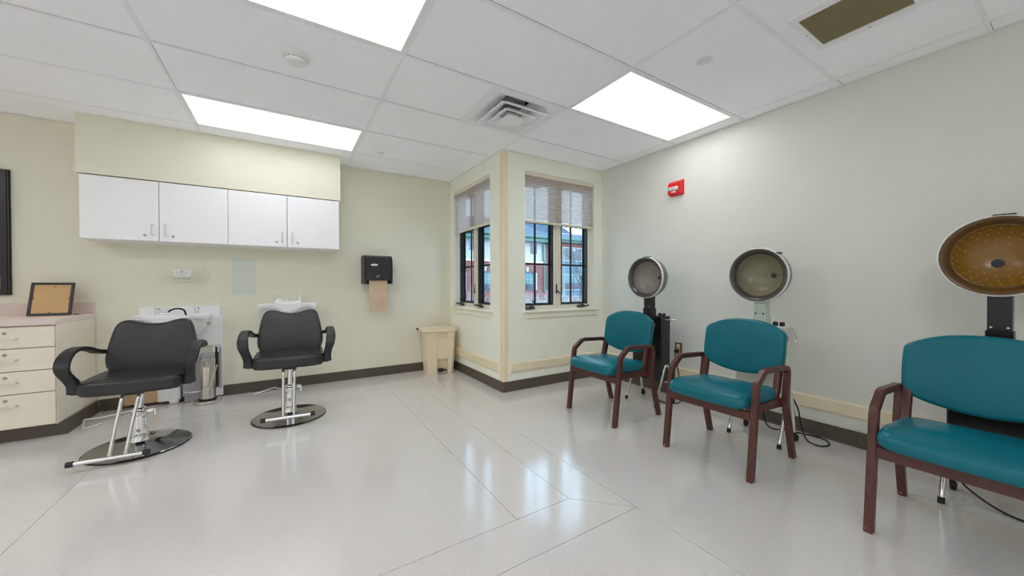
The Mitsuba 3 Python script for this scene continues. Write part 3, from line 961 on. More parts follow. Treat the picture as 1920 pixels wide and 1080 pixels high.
obj('toe_kick', [bx(-3.0, CX + .016, 3.898, 3.906, .0005, .100), bx(CX - .01, CX + .016, 3.906, YB - .012, .0005, .100, .003), bx(-3.0, CX + .022, 3.890, 3.906, .0005, .012, .003), bx(CX, CX + .022, 3.893, YB - .012, .0005, .012, .003)], 'base_brown', t)
t = thing('countertop', 'speckled pink laminate countertop on the drawer cabinet', 'countertop')
obj('slab', bx(-3.0, CX + .004, 3.798, YB, .795, .832, .0015), 'pink_laminate', t)
obj('backsplash', bx(-3.0, CX, YB - .019, YB, .832, .926, .0015), 'pink_laminate', t)

# frame leaning on the backsplash, seen from its back
t = thing('picture_frame', 'small charcoal frame showing its brown backing, leaning on the pink backsplash', 'picture frame')
bl_, br_ = np.array([-1.655, 4.235]), np.array([-1.430, 4.235])
H_, lean = .262, .075
w_ = .225


def lean_map(u, v, h):      # u along x, v up the frame, h towards the room
    a = math.asin(lean / H_)
    return (-1.655 + u, 4.235 + v * math.sin(a) - h * math.cos(a), .8335 + v * math.cos(a) + h * math.sin(a))


def lm(m):
    V = m.vertices
    m = trimesh.Trimesh(np.stack(lean_map(V[:, 0], V[:, 2], -V[:, 1]), -1), m.faces, process=False)
    if m.volume < 0:
        m.invert()
    return m


bars = [bx(0, w_, -.012, .002, 0, .017, .002), bx(0, w_, -.012, .002, H_ - .017, H_, .002), bx(0, .017, -.012, .002, .015, H_ - .015, .002), bx(w_ - .017, w_, -.012, .002, .015, H_ - .015, .002)]
obj('frame', [lm(b) for b in bars], 'frame_charcoal', t)
obj('backing', lm(bx(.014, w_ - .014, -.006, -.002, .014, H_ - .014)), 'backing_board', t)
for u, v in ((w_ / 2, .022), (w_ / 2 + .012, H_ - .03), (.022, H_ * .52), (w_ - .022, H_ * .52), (w_ - .02, H_ * .33)):
    obj('tab', lm(bx(u - .003, u + .003, -.009, -.006, v - .003, v + .003)), 'black_plastic', t)
obj('easel_leg', [hull([(-1.44, 4.29, .833), (-1.395, 4.27, .833), (-1.395, 4.275, .833), (-1.44, 4.30, .833), (-1.44, 4.29, .838), (-1.395, 4.27, .838), (-1.44, 4.30, .838)])], 'frame_charcoal', t)

# tall framed picture cut off by the left edge
t = thing('wall_frame', 'tall glossy black moulded frame cut off by the left edge of the photo', 'picture frame')
FX1, FX0, FZ0, FZ1 = -1.803, -2.42, .992, 1.956
steps = [(0, .012, .012), (.003, .034, .034), (.008, .022, .040), (.028, .042, .026), (.040, .050, .020)]
fr = []
for a, b, d in steps:
    P = sbox(FX0 + a, FZ0 + a, FX1 - a, FZ1 - a).difference(sbox(FX0 + b, FZ0 + b, FX1 - b, FZ1 - b))
    fr.append(extr(P, YB - d, YB, 'y'))
obj('frame', fr, 'frame_black', t)
obj('panel', bx(FX0 + .045, FX1 - .045, YB - .012, YB - .004, FZ0 + .045, FZ1 - .045), 'mat_board', t)

# wire glove box rack
t = thing('glove_box_rack', 'white wire glove box rack with a small label plate, on the back wall', 'rack')
yf, r_ = 4.335, .0036
wires = [tube([(-.958, YB - .003, 1.206), (-.958, yf, 1.206), (-.646, yf, 1.204), (-.646, YB - .003, 1.204)], r_, 6),
         tube([(-.958, YB - .003, 1.138), (-.958, yf, 1.138), (-.654, yf, 1.137), (-.654, YB - .003, 1.137)], r_, 6),
         tube([(-.912, yf, 1.206), (-.912, yf, 1.138)], r_, 6), tube([(-.709, yf, 1.205), (-.709, yf, 1.137)], r_, 6),
         tube([(-.863, yf - .004, 1.207), (-.863, yf - .004, 1.104), (-.863, YB - .003, 1.100)], r_, 6), tube([(-.728, yf - .004, 1.207), (-.728, yf - .004, 1.104), (-.728, YB - .003, 1.100)], r_, 6),
         tube([(-.876, yf - .002, 1.106), (-.735, yf - .002, 1.106)], r_ * 1.2, 6)]
obj('wire_frame', wires, 'wire_white', t)
k = obj('label_plate', bx(-.854, -.734, yf - .010, yf - .005, 1.141, 1.205, .001), 'label_white', t)
mk = [bx(-.800, -.790, yf - .0108, yf - .0098, 1.176, 1.196), bx(-.812, -.778, yf - .0108, yf - .0098, 1.184, 1.188), bx(-.832, -.822, yf - .0108, yf - .0098, 1.172, 1.177), bx(-.772, -.760, yf - .0108, yf - .0098, 1.172, 1.177)]
mk += [bx(-.824 + q * .0058, -.820 + q * .0058, yf - .0108, yf - .0098, 1.156, 1.162) for q in range(10)]
obj('print', mk, 'ink', k)

# pale film stuck on the wall under the cabinets
tag(obj('plastic_sheet', bx(-.452, -.256, YB - .0022, YB - .0002, .972, 1.330), 'note_film'), 'faint pale blue clear plastic sheet on the wall below the cabinets', 'plastic sheet')

# towel dispenser
t = thing('towel_dispenser', 'smoky black paper towel dispenser on the back wall', 'paper towel dispenser')
x0, x1, yf, z0, z1 = .727, 1.030, 4.222, 1.075, 1.397
side = [(YB, z0 + .01), (YB, z1 - .02), (YB - .03, z1), (yf + .06, z1 - .002), (yf + .02, z1 - .02), (yf + .004, z1 - .07), (yf, z0 + .12), (yf + .008, z0 + .03), (yf + .03, z0), (YB - .02, z0)]
P = Polygon(side)
core = extr(P.difference(sbox(yf - .05, z0 - .1, yf + .16, z0 + .038)), x0 + .028, x1 - .028, 'x')
obj('body', [extr(P, x0 + .004, x0 + .028, 'x'), extr(P, x1 - .028, x1 - .004, 'x'), extr(P.buffer(-.005), x0, x0 + .005, 'x'), extr(P.buffer(-.005), x1 - .005, x1, 'x'), bx(x0 + .028, x1 - .028, yf + .10, YB, z0 + .01, z1 - .03)], 'black_plastic', t)
obj('cover', core, 'smoke_plastic', t)
for q in (x0 + .014, x1 - .016):
    obj('cheek', rbx(q - .013, q + .013, yf - .006, yf + .03, z0 + .004, z0 + .078, .006, 3), 'black_enamel', t)
ov = [(x0 + .105 + .040 * math.cos(a) * (1 if abs(math.cos(a)) < .8 else .97), 1.287 + .0115 * math.sin(a)) for a in np.linspace(0, 2 * math.pi, 24, endpoint=False)]
obj('badge', extr(ov, yf - .0006, yf + .006, 'y'), 'label_white', t)
lg = spline([(x0 + .128, yf - .001, 1.146), (x0 + .133, yf - .001, 1.166), (x0 + .148, yf - .001, 1.170), (x0 + .146, yf - .001, 1.155), (x0 + .134, yf - .001, 1.152), (x0 + .150, yf - .001, 1.160), (x0 + .172, yf - .001, 1.168)], 5)
obj('logo', sweep(lg, rrect(.003, .002, .0006)), 'label_white', t)
pv, pf = [], []
NX, NZ = 24, 30
for i in range(NZ + 1):
    for j in range(NX + 1):
        u, v = j / NX, i / NZ
        tear = .004 * math.sin(u * 23) + .004 * math.sin(u * 51 + 1) if i == NZ else 0
        curl = .012 * max(0, v - .9) * 10 * (0.5 + .5 * math.sin(u * 7))
        pv.append((.778 + .197 * u, 4.242 + .006 * math.sin(u * 3.1) + .003 * math.sin(v * 6) - curl, 1.125 - v * .360 + tear))
for i in range(NZ):
    for j in range(NX):
        a = i * (NX + 1) + j
        pf += [(a, a + 1, a + NX + 2), (a, a + NX + 2, a + NX + 1)]
pm = trimesh.Trimesh(pv, pf, process=False)
obj('paper_towel', pm, 'kraft_paper', t, smooth=True, label='hanging brown paper towel')

# ------------------------------------------------------------------ waste bin
t = thing('step_bin', 'beige plastic step bin in the corner by the bay', 'waste bin')
push((1.578, 4.243, 0), -.12)


def frus(w0, d0, z0, w1, d1, z1, cham=.03, dy=0):
    def ring(w, d, z):
        c = cham
        return [(sx * a, sy * b, z) for sx, sy, a, b in [(-1, -1, w / 2 - c, d / 2), (1, -1, w / 2 - c, d / 2), (1, -1, w / 2, d / 2 - c), (1, 1, w / 2, d / 2), (-1, 1, w / 2, d / 2), (-1, -1, w / 2, d / 2 - c)]]
    return hull(ring(w0, d0, z0) + ring(w1, d1, z1))


shell = m3.Manifold.hull_points(np.asarray(frus(.312, .27, 0.001, .352, .31, .505).vertices))
cut = m3.Manifold.cube([.125, .10, .205], True).translate([0.014, -.135, .08])
cut2 = m3.Manifold.cube([.125, .024, .40], True).translate([0.014, -.1500, .38 - .08])
shell = shell - cut - cut2
sm = shell.to_mesh()
obj('body', trimesh.Trimesh(np.array(sm.vert_properties[:, :3]), np.array(sm.tri_verts), process=False), 'beige_plastic', t)
obj('collar', [frus(.366, .322, .470, .368, .324, .480), frus(.362, .318, .505, .368, .324, .515)], 'beige_plastic', t)
obj('lid', [put(frus(.430, .355, .514, .420, .345, .536, .05), -.012, 0, 0), put(frus(.36, .28, .535, .27, .20, .552, .04), -.012, 0, 0)], 'beige_plastic', t)
obj('hinge_knob', cyl((-.245, .10, .525), (-.215, .10, .525), .012, 14), 'black_plastic', t)
obj('pedal', [rbx(-.03, .012, -.165, -.06, .030, .062, .006, 3), rbx(-.02, .062, -.15, -.10, .038, .054, .005, 3), rbx(-.034, .018, -.175, -.155, .050, .078, .006, 3)], 'black_plastic', t)
pop()

# ------------------------------------------------------------------ shampoo bowls
def shampoo_bowl(lbl, xc, zr, hose, dk, tx, dw=.20):
    """xc centre, zr rim height"""
    t = thing('shampoo_bowl', lbl, 'sink', 'white shampoo bowls')
    a_, yb, yfr = .240, YB - .045, 4.015
    yc = (yb + yfr) / 2
    b_ = (yb - yfr) / 2
    N = 96
    th = np.arange(N) * 2 * np.pi / N

    def rim(s):
        c, sn = np.cos(th), np.sin(th)
        e = 2.0 / 3.0
        x = a_ * np.sign(c) * np.abs(c) ** e
        y = b_ * np.sign(sn) * np.abs(sn) ** e
        front = np.clip(-y / b_, 0, 1)
        notch = np.exp(-(x / .092) ** 2) * front ** 3
        z = zr - .058 * notch + .014 * front * (1 - notch) - .030 * np.clip((np.abs(x) - .17) / .07, 0, 1) * front
        y = y + .035 * notch
        return x * s, y * s, z
    rings = []
    x, y, z = rim(1.0)
    dep = .165
    # inside from the drain to the rim, over the lip, down the outside
    for s in (.06, .2, .4, .58, .72, .82, .89, .93):
        d = dep * (1 - (s / .93) ** 3.2)
        rings.append((x * s, y * s + .02 * (1 - s), z * 0 + (zr - .05 * 0) - d - (zr - z) * (s / .93) ** 3))
    for s, dz in ((.945, .004), (.965, .010), (.985, .011), (1.0, .006), (1.008, -.004), (1.008, -.022), (.992, -.030), (.95, -.030)):
        rings.append((x * s, y * s, z + dz))
    for s, d in ((.93, .06), (.88, .10), (.78, .145), (.6, .180), (.35, .198), (.08, .204)):
        q = min(1.0, d / .12)
        rings.append((x * s, y * s + .01, (z - d) * (1 - q) + (zr - d) * q))
    v = np.stack([np.stack([rx + xc, ry + yc, rz], -1) for rx, ry, rz in rings]).reshape(-1, 3)
    f = []
    R = len(rings)
    for i in range(R - 1):
        for j in range(N):
            a0, a1, b0, b1 = i * N + j, i * N + (j + 1) % N, (i + 1) * N + j, (i + 1) * N + (j + 1) % N
            f += [(a0, a1, b1), (a0, b1, b0)]
    v = np.vstack([v, [xc, yc + .018, zr - dep], [xc, yc + .01, zr - .204]])
    for j in range(N):
        f += [(R * N, (j + 1) % N, j), (R * N + 1, (R - 1) * N + j, (R - 1) * N + (j + 1) % N)]
    m = trimesh.Trimesh(v, f, process=False)
    if m.volume < 0:
        m.invert()
    obj('basin', m, 'ceramic', t, smooth=50)
    obj('back_deck', [rbx(xc - dw, xc + dw, YB - .13, YB - .027, zr - .07, zr + dk, .012, 3), rbx(xc - dw * .75, xc + dw * .75, YB - .17, YB - .11, zr - .06, zr + dk - .020, .010, 3), rbx(xc - .235, xc + .235, YB - .05, YB - .027, zr - .09, zr - .012, .012, 3)], 'ceramic', t, smooth=50)
    obj('drain', lathe([(0, .004), (.02, .004), (.026, .001), (.026, -.002)], 24, loc=(xc, yc + .018, zr - dep)), 'chrome', t, smooth=40)
    obj('drain_pipe', [cyl((xc, yc + .01, zr - .20), (xc, yc + .01, zr - .34), .022, 14), tube([(xc, yc + .01, zr - .33), (xc, yc + .02, zr - .40), (xc, YB - .05, zr - .42)], .02, 12, 6)], 'black_plastic', t, smooth=40)
    for kx in (xc - tx, xc + tx):
        kz = zr + dk
        obj('tap', [lathe([(.0, 0), (.022, 0), (.020, .008), (.013, .014), (.012, .026), (.021, .034), (.020, .042), (.013, .046), (.012, .050), (0, .050)], 20, loc=(kx, YB - .085, kz)),
                    trimesh.util.concatenate([cyl((kx, YB - .085, kz + .054), (kx + .026 * math.cos(q), YB - .085 + .026 * math.sin(q), kz + .054), .006, 8) for q in (0.3, 1.87, 3.44, 5.01)])], 'chrome', t, smooth=35)
    obj('spout', [tube([(xc - tx, YB - .085, zr + dk + .008), (xc - tx + .06, YB - .09, zr + dk + .008), (xc - tx + .075, YB - .10, zr + dk + .010)], .010, 12, 5), lathe([(.0, .0), (.016, 0), (.014, .016), (0, .018)], 16, loc=(xc - tx + .07, YB - .098, zr + dk + .002))], 'chrome', t, smooth=40)
    if hose:
        obj('hose', tube([(xc - tx + .072, YB - .10, zr + dk + .018), (xc - tx + .088, YB - .105, zr + .040), (xc - tx + .135, YB - .12, zr + .054), (xc - tx + .185, YB - .15, zr + .040), (xc - tx + .21, YB - .18, zr - .02)], .0068, 10, 8), 'rubber', t, smooth=True)
    return t


shampoo_bowl('white shampoo bowl mounted on a white panel behind the left salon chair', -.828, .803, True, .004, .132)
shampoo_bowl('white shampoo bowl behind the right salon chair, below the wall cabinets', .016, .873, False, .032, .098, .125)

t = thing('backsplash_board', 'white board behind the left shampoo bowl', 'panel')
obj('upper_board', bx(-1.096, -.537, YB - .021, YB - .0005, .498, .868, .002), 'white_laminate', t)
obj('side_board', bx(-.60, -.520, YB - .009, YB - .0005, .001, .818, .001), 'white_laminate', t)
for z in (.80, .70, .56):
    obj('screw', lathe([(.004, 0), (.003, .002), (0, .003)], 10, 'y', (-.531, YB - .009, z)), 'grey_plastic', t)
obj('grommet', lathe([(.010, 0), (.010, .003), (.006, .004), (0, .002)], 16, 'y', (-.628, YB - .021, .715)), 'black_plastic', t)
tag(obj('wood_block', [bx(-1.19, -.975, YB - .05, YB - .009, .03, .20, .002), cyl((-1.04, YB - .053, .075), (-1.04, YB - .049, .075), .009, 12)], 'wood_panel'), 'tan wooden board near the floor behind the left salon chair', 'board')
t = thing('plumbing_box', 'white plastic box with a rounded foot on the floor under the left shampoo bowl', 'box')
obj('body', [rbx(-.972, -.815, YB - .085, YB - .009, .028, .30, .016, 4)], 'white_plastic', t, smooth=40)
obj('foot', [rbx(-.895, -.825, YB - .090, YB - .04, .001, .05, .018, 4)], 'white_plastic', t, smooth=40)
tag(obj('junction_box', [rbx(-.800, -.655, YB - .10, YB - .009, .06, .40, .008, 3), rbx(-.79, -.66, YB - .09, YB - .02, .001, .062, .006, 2)], 'grey_plastic', smooth=40), 'grey metal box between the white plastic box and the steel canister', 'box')

# steel canister on a chrome foot
t = thing('steel_canister', 'stainless steel canister with a grey collar, right of the left salon chair', 'canister')
cx, cy = -.610, 4.245
obj('foot_ring', lathe([(.03, .0), (.098, .0), (.102, .008), (.102, .022), (.096, .030), (.060, .032), (.03, .032)], 40, loc=(cx, cy, .0005)), 'brushed_steel', t, smooth=35)
obj('gasket', lathe([(.02, .032), (.064, .032), (.064, .044), (.02, .044)], 40, loc=(cx, cy, 0)), 'rubber', t)
obj('cylinder', lathe([(.0, .044), (.056, .044), (.056, .395), (.053, .405), (.0, .405)], 40, loc=(cx, cy, 0)), 'brushed_steel', t, smooth=35)
obj('collar', lathe([(.0, .40), (.050, .40), (.054, .408), (.054, .440), (.047, .452), (.0, .452)], 40, loc=(cx, cy, 0)), 'grey_plastic', t, smooth=35)
obj('clamp', [bx(cx - .02, cx + .016, cy - .064, cy - .05, .335, .395, .003), rbx(cx + .0, cx + .035, cy - .068, cy - .048, .33, .35, .004, 2)], 'dark_chrome', t)
obj('wire_loop', tube([(cx - .155, cy - .07, .135), (cx - .08, cy - .10, .132), (cx - .01, cy - .105, .142), (cx + .03, cy - .09, .175), (cx + .075, cy - .05, .345)], .0045, 8, 8), 'chrome', t, smooth=True)
obj('gas_strut', [cyl((cx + .055, cy + .07, .12), (cx + .055, cy + .07, .44), .016, 14), cyl((cx + .055, cy + .07, .44), (cx + .055, cy + .07, .492), .008, 12)], 'black_plastic', t, smooth=40)
obj('pipe', [cyl((cx + .082, cy + .09, .10), (cx + .082, cy + .09, .49), .009, 12)], 'brushed_steel', t, smooth=40)

# ------------------------------------------------------------------ salon chairs
def smooth_closed(pts, per=6):
    return spline(pts, per, True)


def salon_chair(lbl, dx, dy, sx, zb, rot, lever, fx=0.0):
    """(dx,dy) disc centre; sx lateral offset of the seat; zb underside of the seat"""
    t = thing('salon_chair', lbl, 'salon chair', 'black salon chairs at the shampoo bowls')
    push((dx, dy, 0), rot)
    bk = obj('base_disc', lathe([(0, .0005), (.245, .0005), (.256, .004), (.258, .010), (.252, .014), (.19, .022), (.11, .034), (.060, .046), (.0, .046)], 72), 'dark_chrome', t, smooth=25)
    obj('rubber_edge', lathe([(.252, .0006), (.259, .002), (.260, .007), (.2565, .010)], 72), 'rubber', bk)
    cb = obj('pump_column', lathe([(.0, .035), (.058, .035), (.050, .05), (.044, .075), (.046, .078), (.046, .086), (.040, .090), (.037, .20), (.040, .205), (.040, .232), (.036, .250), (.028, .262), (.0, .262)], 40), 'chrome', t, smooth=30)
    obj('clamp', [rbx(.030, .075, -.018, .016, .226, .252, .006, 3), bx(.070, .082, -.006, .006, .195, .245, .002), rbx(-.02, .02, -.058, -.03, .215, .248, .005, 3), lathe([(.0, .012), (.010, .010), (.011, 0)], 14, 'y', (.0, -.052, .228))], 'chrome', cb, smooth=35)
    obj('piston', cyl((0, 0, .255), (sx * .5, .0, zb - .01), .017, 20), 'chrome', t, smooth=40)
    if lever == 'long':
        lv = spline([(-.03, -.035, .235), (-.15, -.070, .208), (-.205, -.092, .198), (-.225, -.082, .197), (-.283, .085, .197), (-.272, .105, .198), (-.20, .075, .206), (-.03, .032, .240)], 6)
    else:
        lv = spline([(-.03, -.035, .240), (-.08, -.05, .252), (-.105, -.055, .262), (-.215, -.075, .235), (-.225, -.065, .230), (-.17, -.045, .225), (-.03, -.02, .225)], 6)
    obj('pump_lever', sweep(lv, circle(.0048, 8)), 'chrome', t, smooth=True)
    # footrest
    zf = zb - .352
    fr = obj('footrest', [], 'chrome', t) if False else None
    tubes = []
    for s in (-1, 1):
        xs = sx * .6
        q = spline([(xs + s * .038, -.10, zb - .004), (xs + s * .038, -.17, zb - .010), (xs + s * .037 + fx * .02, -.200, zb - .030), (xs + s * .036 + fx * .12, -.222, zb - .10), (xs + s * .035 + fx * .32, -.258, zb - .22), (xs + s * .034 + fx * .5, -.297, zf)], 7)
        fr = obj('footrest_tube', sweep(q, circle(.0095, 12)), 'chrome', t, smooth=True)
        obj('bolt', [lathe([(.0, .004), (.005, .003), (.006, 0)], 10, 'y', (xs + s * .0342 + fx * .5, -.295, zf + .03)), lathe([(.0, .004), (.005, .003), (.006, 0)], 10, 'y', (xs + s * .0342 + fx * .5, -.300, zf + .014))], 'brushed_steel', fr)
    xs = sx * .6
    xs = xs + fx
    bar = obj('foot_bar', cyl((xs - .148, -.300, zf), (xs + .148, -.300, zf), .0125, 16), 'chrome', t, smooth=40)
    for s in (-1, 1):
        obj('end_cap', cyl((xs + s * .142, -.300, zf), (xs + s * .172, -.300, zf), .0155, 16), 'black_plastic', bar, smooth=40)
    # seat
    out = smooth_closed([(-.232, -.19), (-.205, -.245), (-.12, -.262), (0, -.266), (.12, -.262), (.205, -.245), (.232, -.19), (.236, .05), (.225, .17), (.18, .205), (0, .21), (-.18, .205), (-.225, .17), (-.236, .05)], 6)
    st = obj('seat', cushion(out, .088, .024, .008, 0.0, lambda u, v, h: (u + sx, v, zb + .044 + h)), 'black_vinyl', t, smooth=40)
    o2 = np.array(out) * .965
    obj('piping', tube(np.column_stack([o2[:, 0] + sx, o2[:, 1], np.full(len(o2), zb + .0835)]), .0035, 6, closed=True), 'black_vinyl', st, smooth=True)
    obj('seat_plate', [bx(sx - .16, sx + .16, -.16, .16, zb - .012, zb + .002, .003), bx(sx * .7 - .05, sx * .7 + .05, -.19, .05, zb - .022, zb - .010, .003)], 'black_plastic', t)
    # back cushion
    half = [(0, .384), (.055, .390), (.105, .406), (.150, .413), (.182, .400), (.203, .365), (.220, .295), (.234, .21), (.238, .16), (.228, .105), (.196, .062), (.135, .046), (.06, .041), (0, .040)]
    full = half + [(-a, b) for a, b in half[-2:0:-1]]
    out = spline(full, 4, True)

    def bplace(u, v, h):
        return (u + sx, .165 + (v - .04) * .17 - h - .30 * u * u, zb + v)
    bk_ = obj('backrest', cushion(out, .066, .020, .010, 0.0, bplace), 'black_vinyl', t, smooth=40)
    o2 = (np.array(out) - [0, .22]) * .965 + [0, .22]
    px, py, pz = bplace(o2[:, 0], o2[:, 1], np.full(len(o2), .028))
    obj('piping', tube(np.column_stack([px, py, pz]), .0035, 6, closed=True), 'black_vinyl', bk_, smooth=True)
    obj('back_bracket', [bx(sx - .04, sx + .04, .185, .215, zb - .01, zb + .16, .004)], 'black_plastic', t)
    # arms: flat moulded loops
    for s in (-1, 1):
        pts = [(.20, .205), (.135, .222), (.05, .250), (-.06, .268), (-.14, .258), (-.205, .225), (-.238, .185), (-.236, .150), (-.205, .110), (-.175, .070), (-.165, .02)]
        q = np.array([(sx + s * (.266 + .022 * math.sin(math.pi * min(1, i / 8.0)) - (.006 if i > 8 else 0)), a, zb + b) for i, (a, b) in enumerate(pts)])
        q[0, 0] = sx + s * .247
        qq = spline(q, 7)
        n = len(qq)
        u = np.linspace(0, 1, n)
        wid = .90 + .28 * np.exp(-((u - .55) / .18) ** 2) + .18 * np.clip((u - .75) / .25, 0, 1)
        sec = rrect(.026, .056, .010)
        a = obj('armrest', sweep(qq, sec, binormal=(1, 0, 0), sx=1 + .25 * np.exp(-((u - .62) / .15) ** 2) + .75 * np.clip((u - .72) / .2, 0, 1), sy=wid), 'black_pu', t, smooth=40)
        ribs = []
        i0, i1 = int(n * .44), int(n * .72)
        seg = qq[i0:i1]
        tt = np.gradient(seg, axis=0)
        tt /= np.linalg.norm(tt, axis=1, keepdims=True)
        nn = np.cross(tt, [1.0, 0, 0])
        nn *= np.sign((nn * np.array([0, -1.0, .35])).sum(1, keepdims=True))
        m_ = len(seg)
        prof_ = np.sin(np.pi * np.linspace(0, 1, m_)) ** .5
        grow = 1 + .25 * np.exp(-((u[i0:i1] - .62) / .15) ** 2)
        for k in range(6):
            off = (k - 2.5) * .0088 * wid[i0:i1]
            c = seg + nn * (.0110 * grow + .0022 * prof_)[:, None] + np.array([1.0, 0, 0]) * off[:, None]
            ribs.append(sweep(c[::2], circle(.0022, 6)))
        obj('grip_ribs', ribs, 'black_pu', a)
        obj('arm_bracket', bx(min(sx + s * .225, sx + s * .27), max(sx + s * .225, sx + s * .27), -.185, -.145, zb + .010, zb + .045, .003), 'black_plastic', a)
    pop()


salon_chair('black vinyl salon chair with ribbed armrests beside the drawer cabinet', -.827, 3.328, .030, .410, -.035, 'long', -.062)
salon_chair('black vinyl salon chair standing alone below the right wall cabinet', .020, 3.447, .006, .440, -.05, 'short')

# ------------------------------------------------------------------ teal arm chairs
def teal_chair(lbl, x0, y0):
    t = thing('arm_chair', lbl, 'chair', 'teal arm chairs along the right wall')
    push((x0, y0, 0))
    # coordinates as if the front legs stood at x = 2.07 (chair faces -x)
    O = -2.07
    mid = [(2.115, -.02), (2.145, .235), (2.176, .497), (2.183, .517), (2.258, .574), (2.282, .580), (2.520, .569), (2.545, .560), (2.556, .538), (2.553, .500), (2.537, .410), (2.536, .350), (2.548, .295), (2.590, .150), (2.639, -.02)]
    wid_ = [.036, .036, .037, .037, .034, .031, .030, .031, .032, .034, .040, .042, .041, .037, .035]
    mid = np.array(mid)
    tg = np.gradient(mid, axis=0)
    tg /= np.linalg.norm(tg, axis=1, keepdims=True)
    nm = np.stack([-tg[:, 1], tg[:, 0]], -1) * (np.array(wid_) / 2)[:, None]
    PG = Polygon(np.vstack([mid + nm, (mid - nm)[::-1]])).buffer(0).buffer(-.003).buffer(.008, quad_segs=4).buffer(-.005, quad_segs=4).simplify(.0005)
    PG = PG.intersection(sbox(1, .0006, 4, 2))
    for s in (-1, 1):
        m = bevel_plate(PG, s * .2555 - .0155, s * .2555 + .0155, .0035)
        m.apply_translation([O, 0, 0])
        sf = obj('side_frame', m, 'cherry_wood', t, smooth=25)
    for s in (-1, 1):
        P = spline([(2.440 + O, s * .222, .386), (2.475 + O, s * .222, .392), (2.500 + O, s * .222, .43), (2.524 + O, s * .222, .52), (2.560 + O, s * .222, .64), (2.603 + O, s * .222, .745)], 6)
        obj('back_post', sweep(P, rrect(.040, .032, .006), binormal=(0, 1, 0), sx=np.interp(np.linspace(0, 1, len(P)), [0, .3, .6, 1], [.7, 1.1, 1.15, .9])), 'cherry_wood', t, smooth=35)
    obj('front_rail', [bx(2.140 + O, 2.162 + O, -.241, .241, .318, .366, .003)], 'cherry_wood', t)
    for s in (-1, 1):
        obj('side_rail', [hull([(2.155 + O, s * .241, .350), (2.54 + O, s * .241, .330), (2.155 + O, s * .241, .392), (2.54 + O, s * .241, .380), (2.155 + O, s * .214, .350), (2.54 + O, s * .214, .330), (2.155 + O, s * .214, .392), (2.54 + O, s * .214, .380)])], 'cherry_wood', t)
    obj('rear_rail', [bx(2.524 + O, 2.546 + O, -.241, .241, .326, .380, .003)], 'cherry_wood', t)
    # seat
    half = [(2.080, 0), (2.081, .10), (2.085, .185), (2.100, .222), (2.135, .236), (2.25, .238), (2.43, .234), (2.500, .225), (2.532, .19), (2.538, .10), (2.538, 0)]
    full = half + [(a, -b) for a, b in half[-2:0:-1]]
    out = spline(full, 4, True)

    def sp(u, v, h):
        f = np.clip((2.22 - u) / .14, 0, 1)
        return (u + O, v, .420 + h * (1 - .10 * f) - .016 * f * f - .02 * np.clip((u - 2.2) / .28, 0, 1))
    obj('seat', cushion(out, .080, .036, .012, 0, sp), 'teal_vinyl', t, smooth=50)
    # back
    zz = [(0, .835), (.07, .832), (.14, .818), (.205, .790), (.236, .768), (.244, .74), (.246, .65), (.243, .57), (.232, .545), (.17, .515), (.09, .496), (0, .488)]
    full = zz + [(-a, b) for a, b in zz[-2:0:-1]]
    out = spline(full, 4, True)

    def bp(u, v, h):
        x = 2.543 + (v - .49) * .17 + .35 * u * u * 0 - .25 * (u * u)
        return (x + O - h, u, v + .10 * h)
    obj('backrest', cushion(out, .060, .022, .010, .002, bp), 'teal_vinyl', t, smooth=50)
    pop()


teal_chair('teal vinyl arm chair with cherry wood frame, nearest the windows', 2.070 - .050, 2.136)
teal_chair('teal vinyl arm chair with cherry wood frame, middle of the row of three', 2.070, 1.230)
teal_chair('teal vinyl arm chair cut off by the right edge, largest in the photo', 2.078, .252)

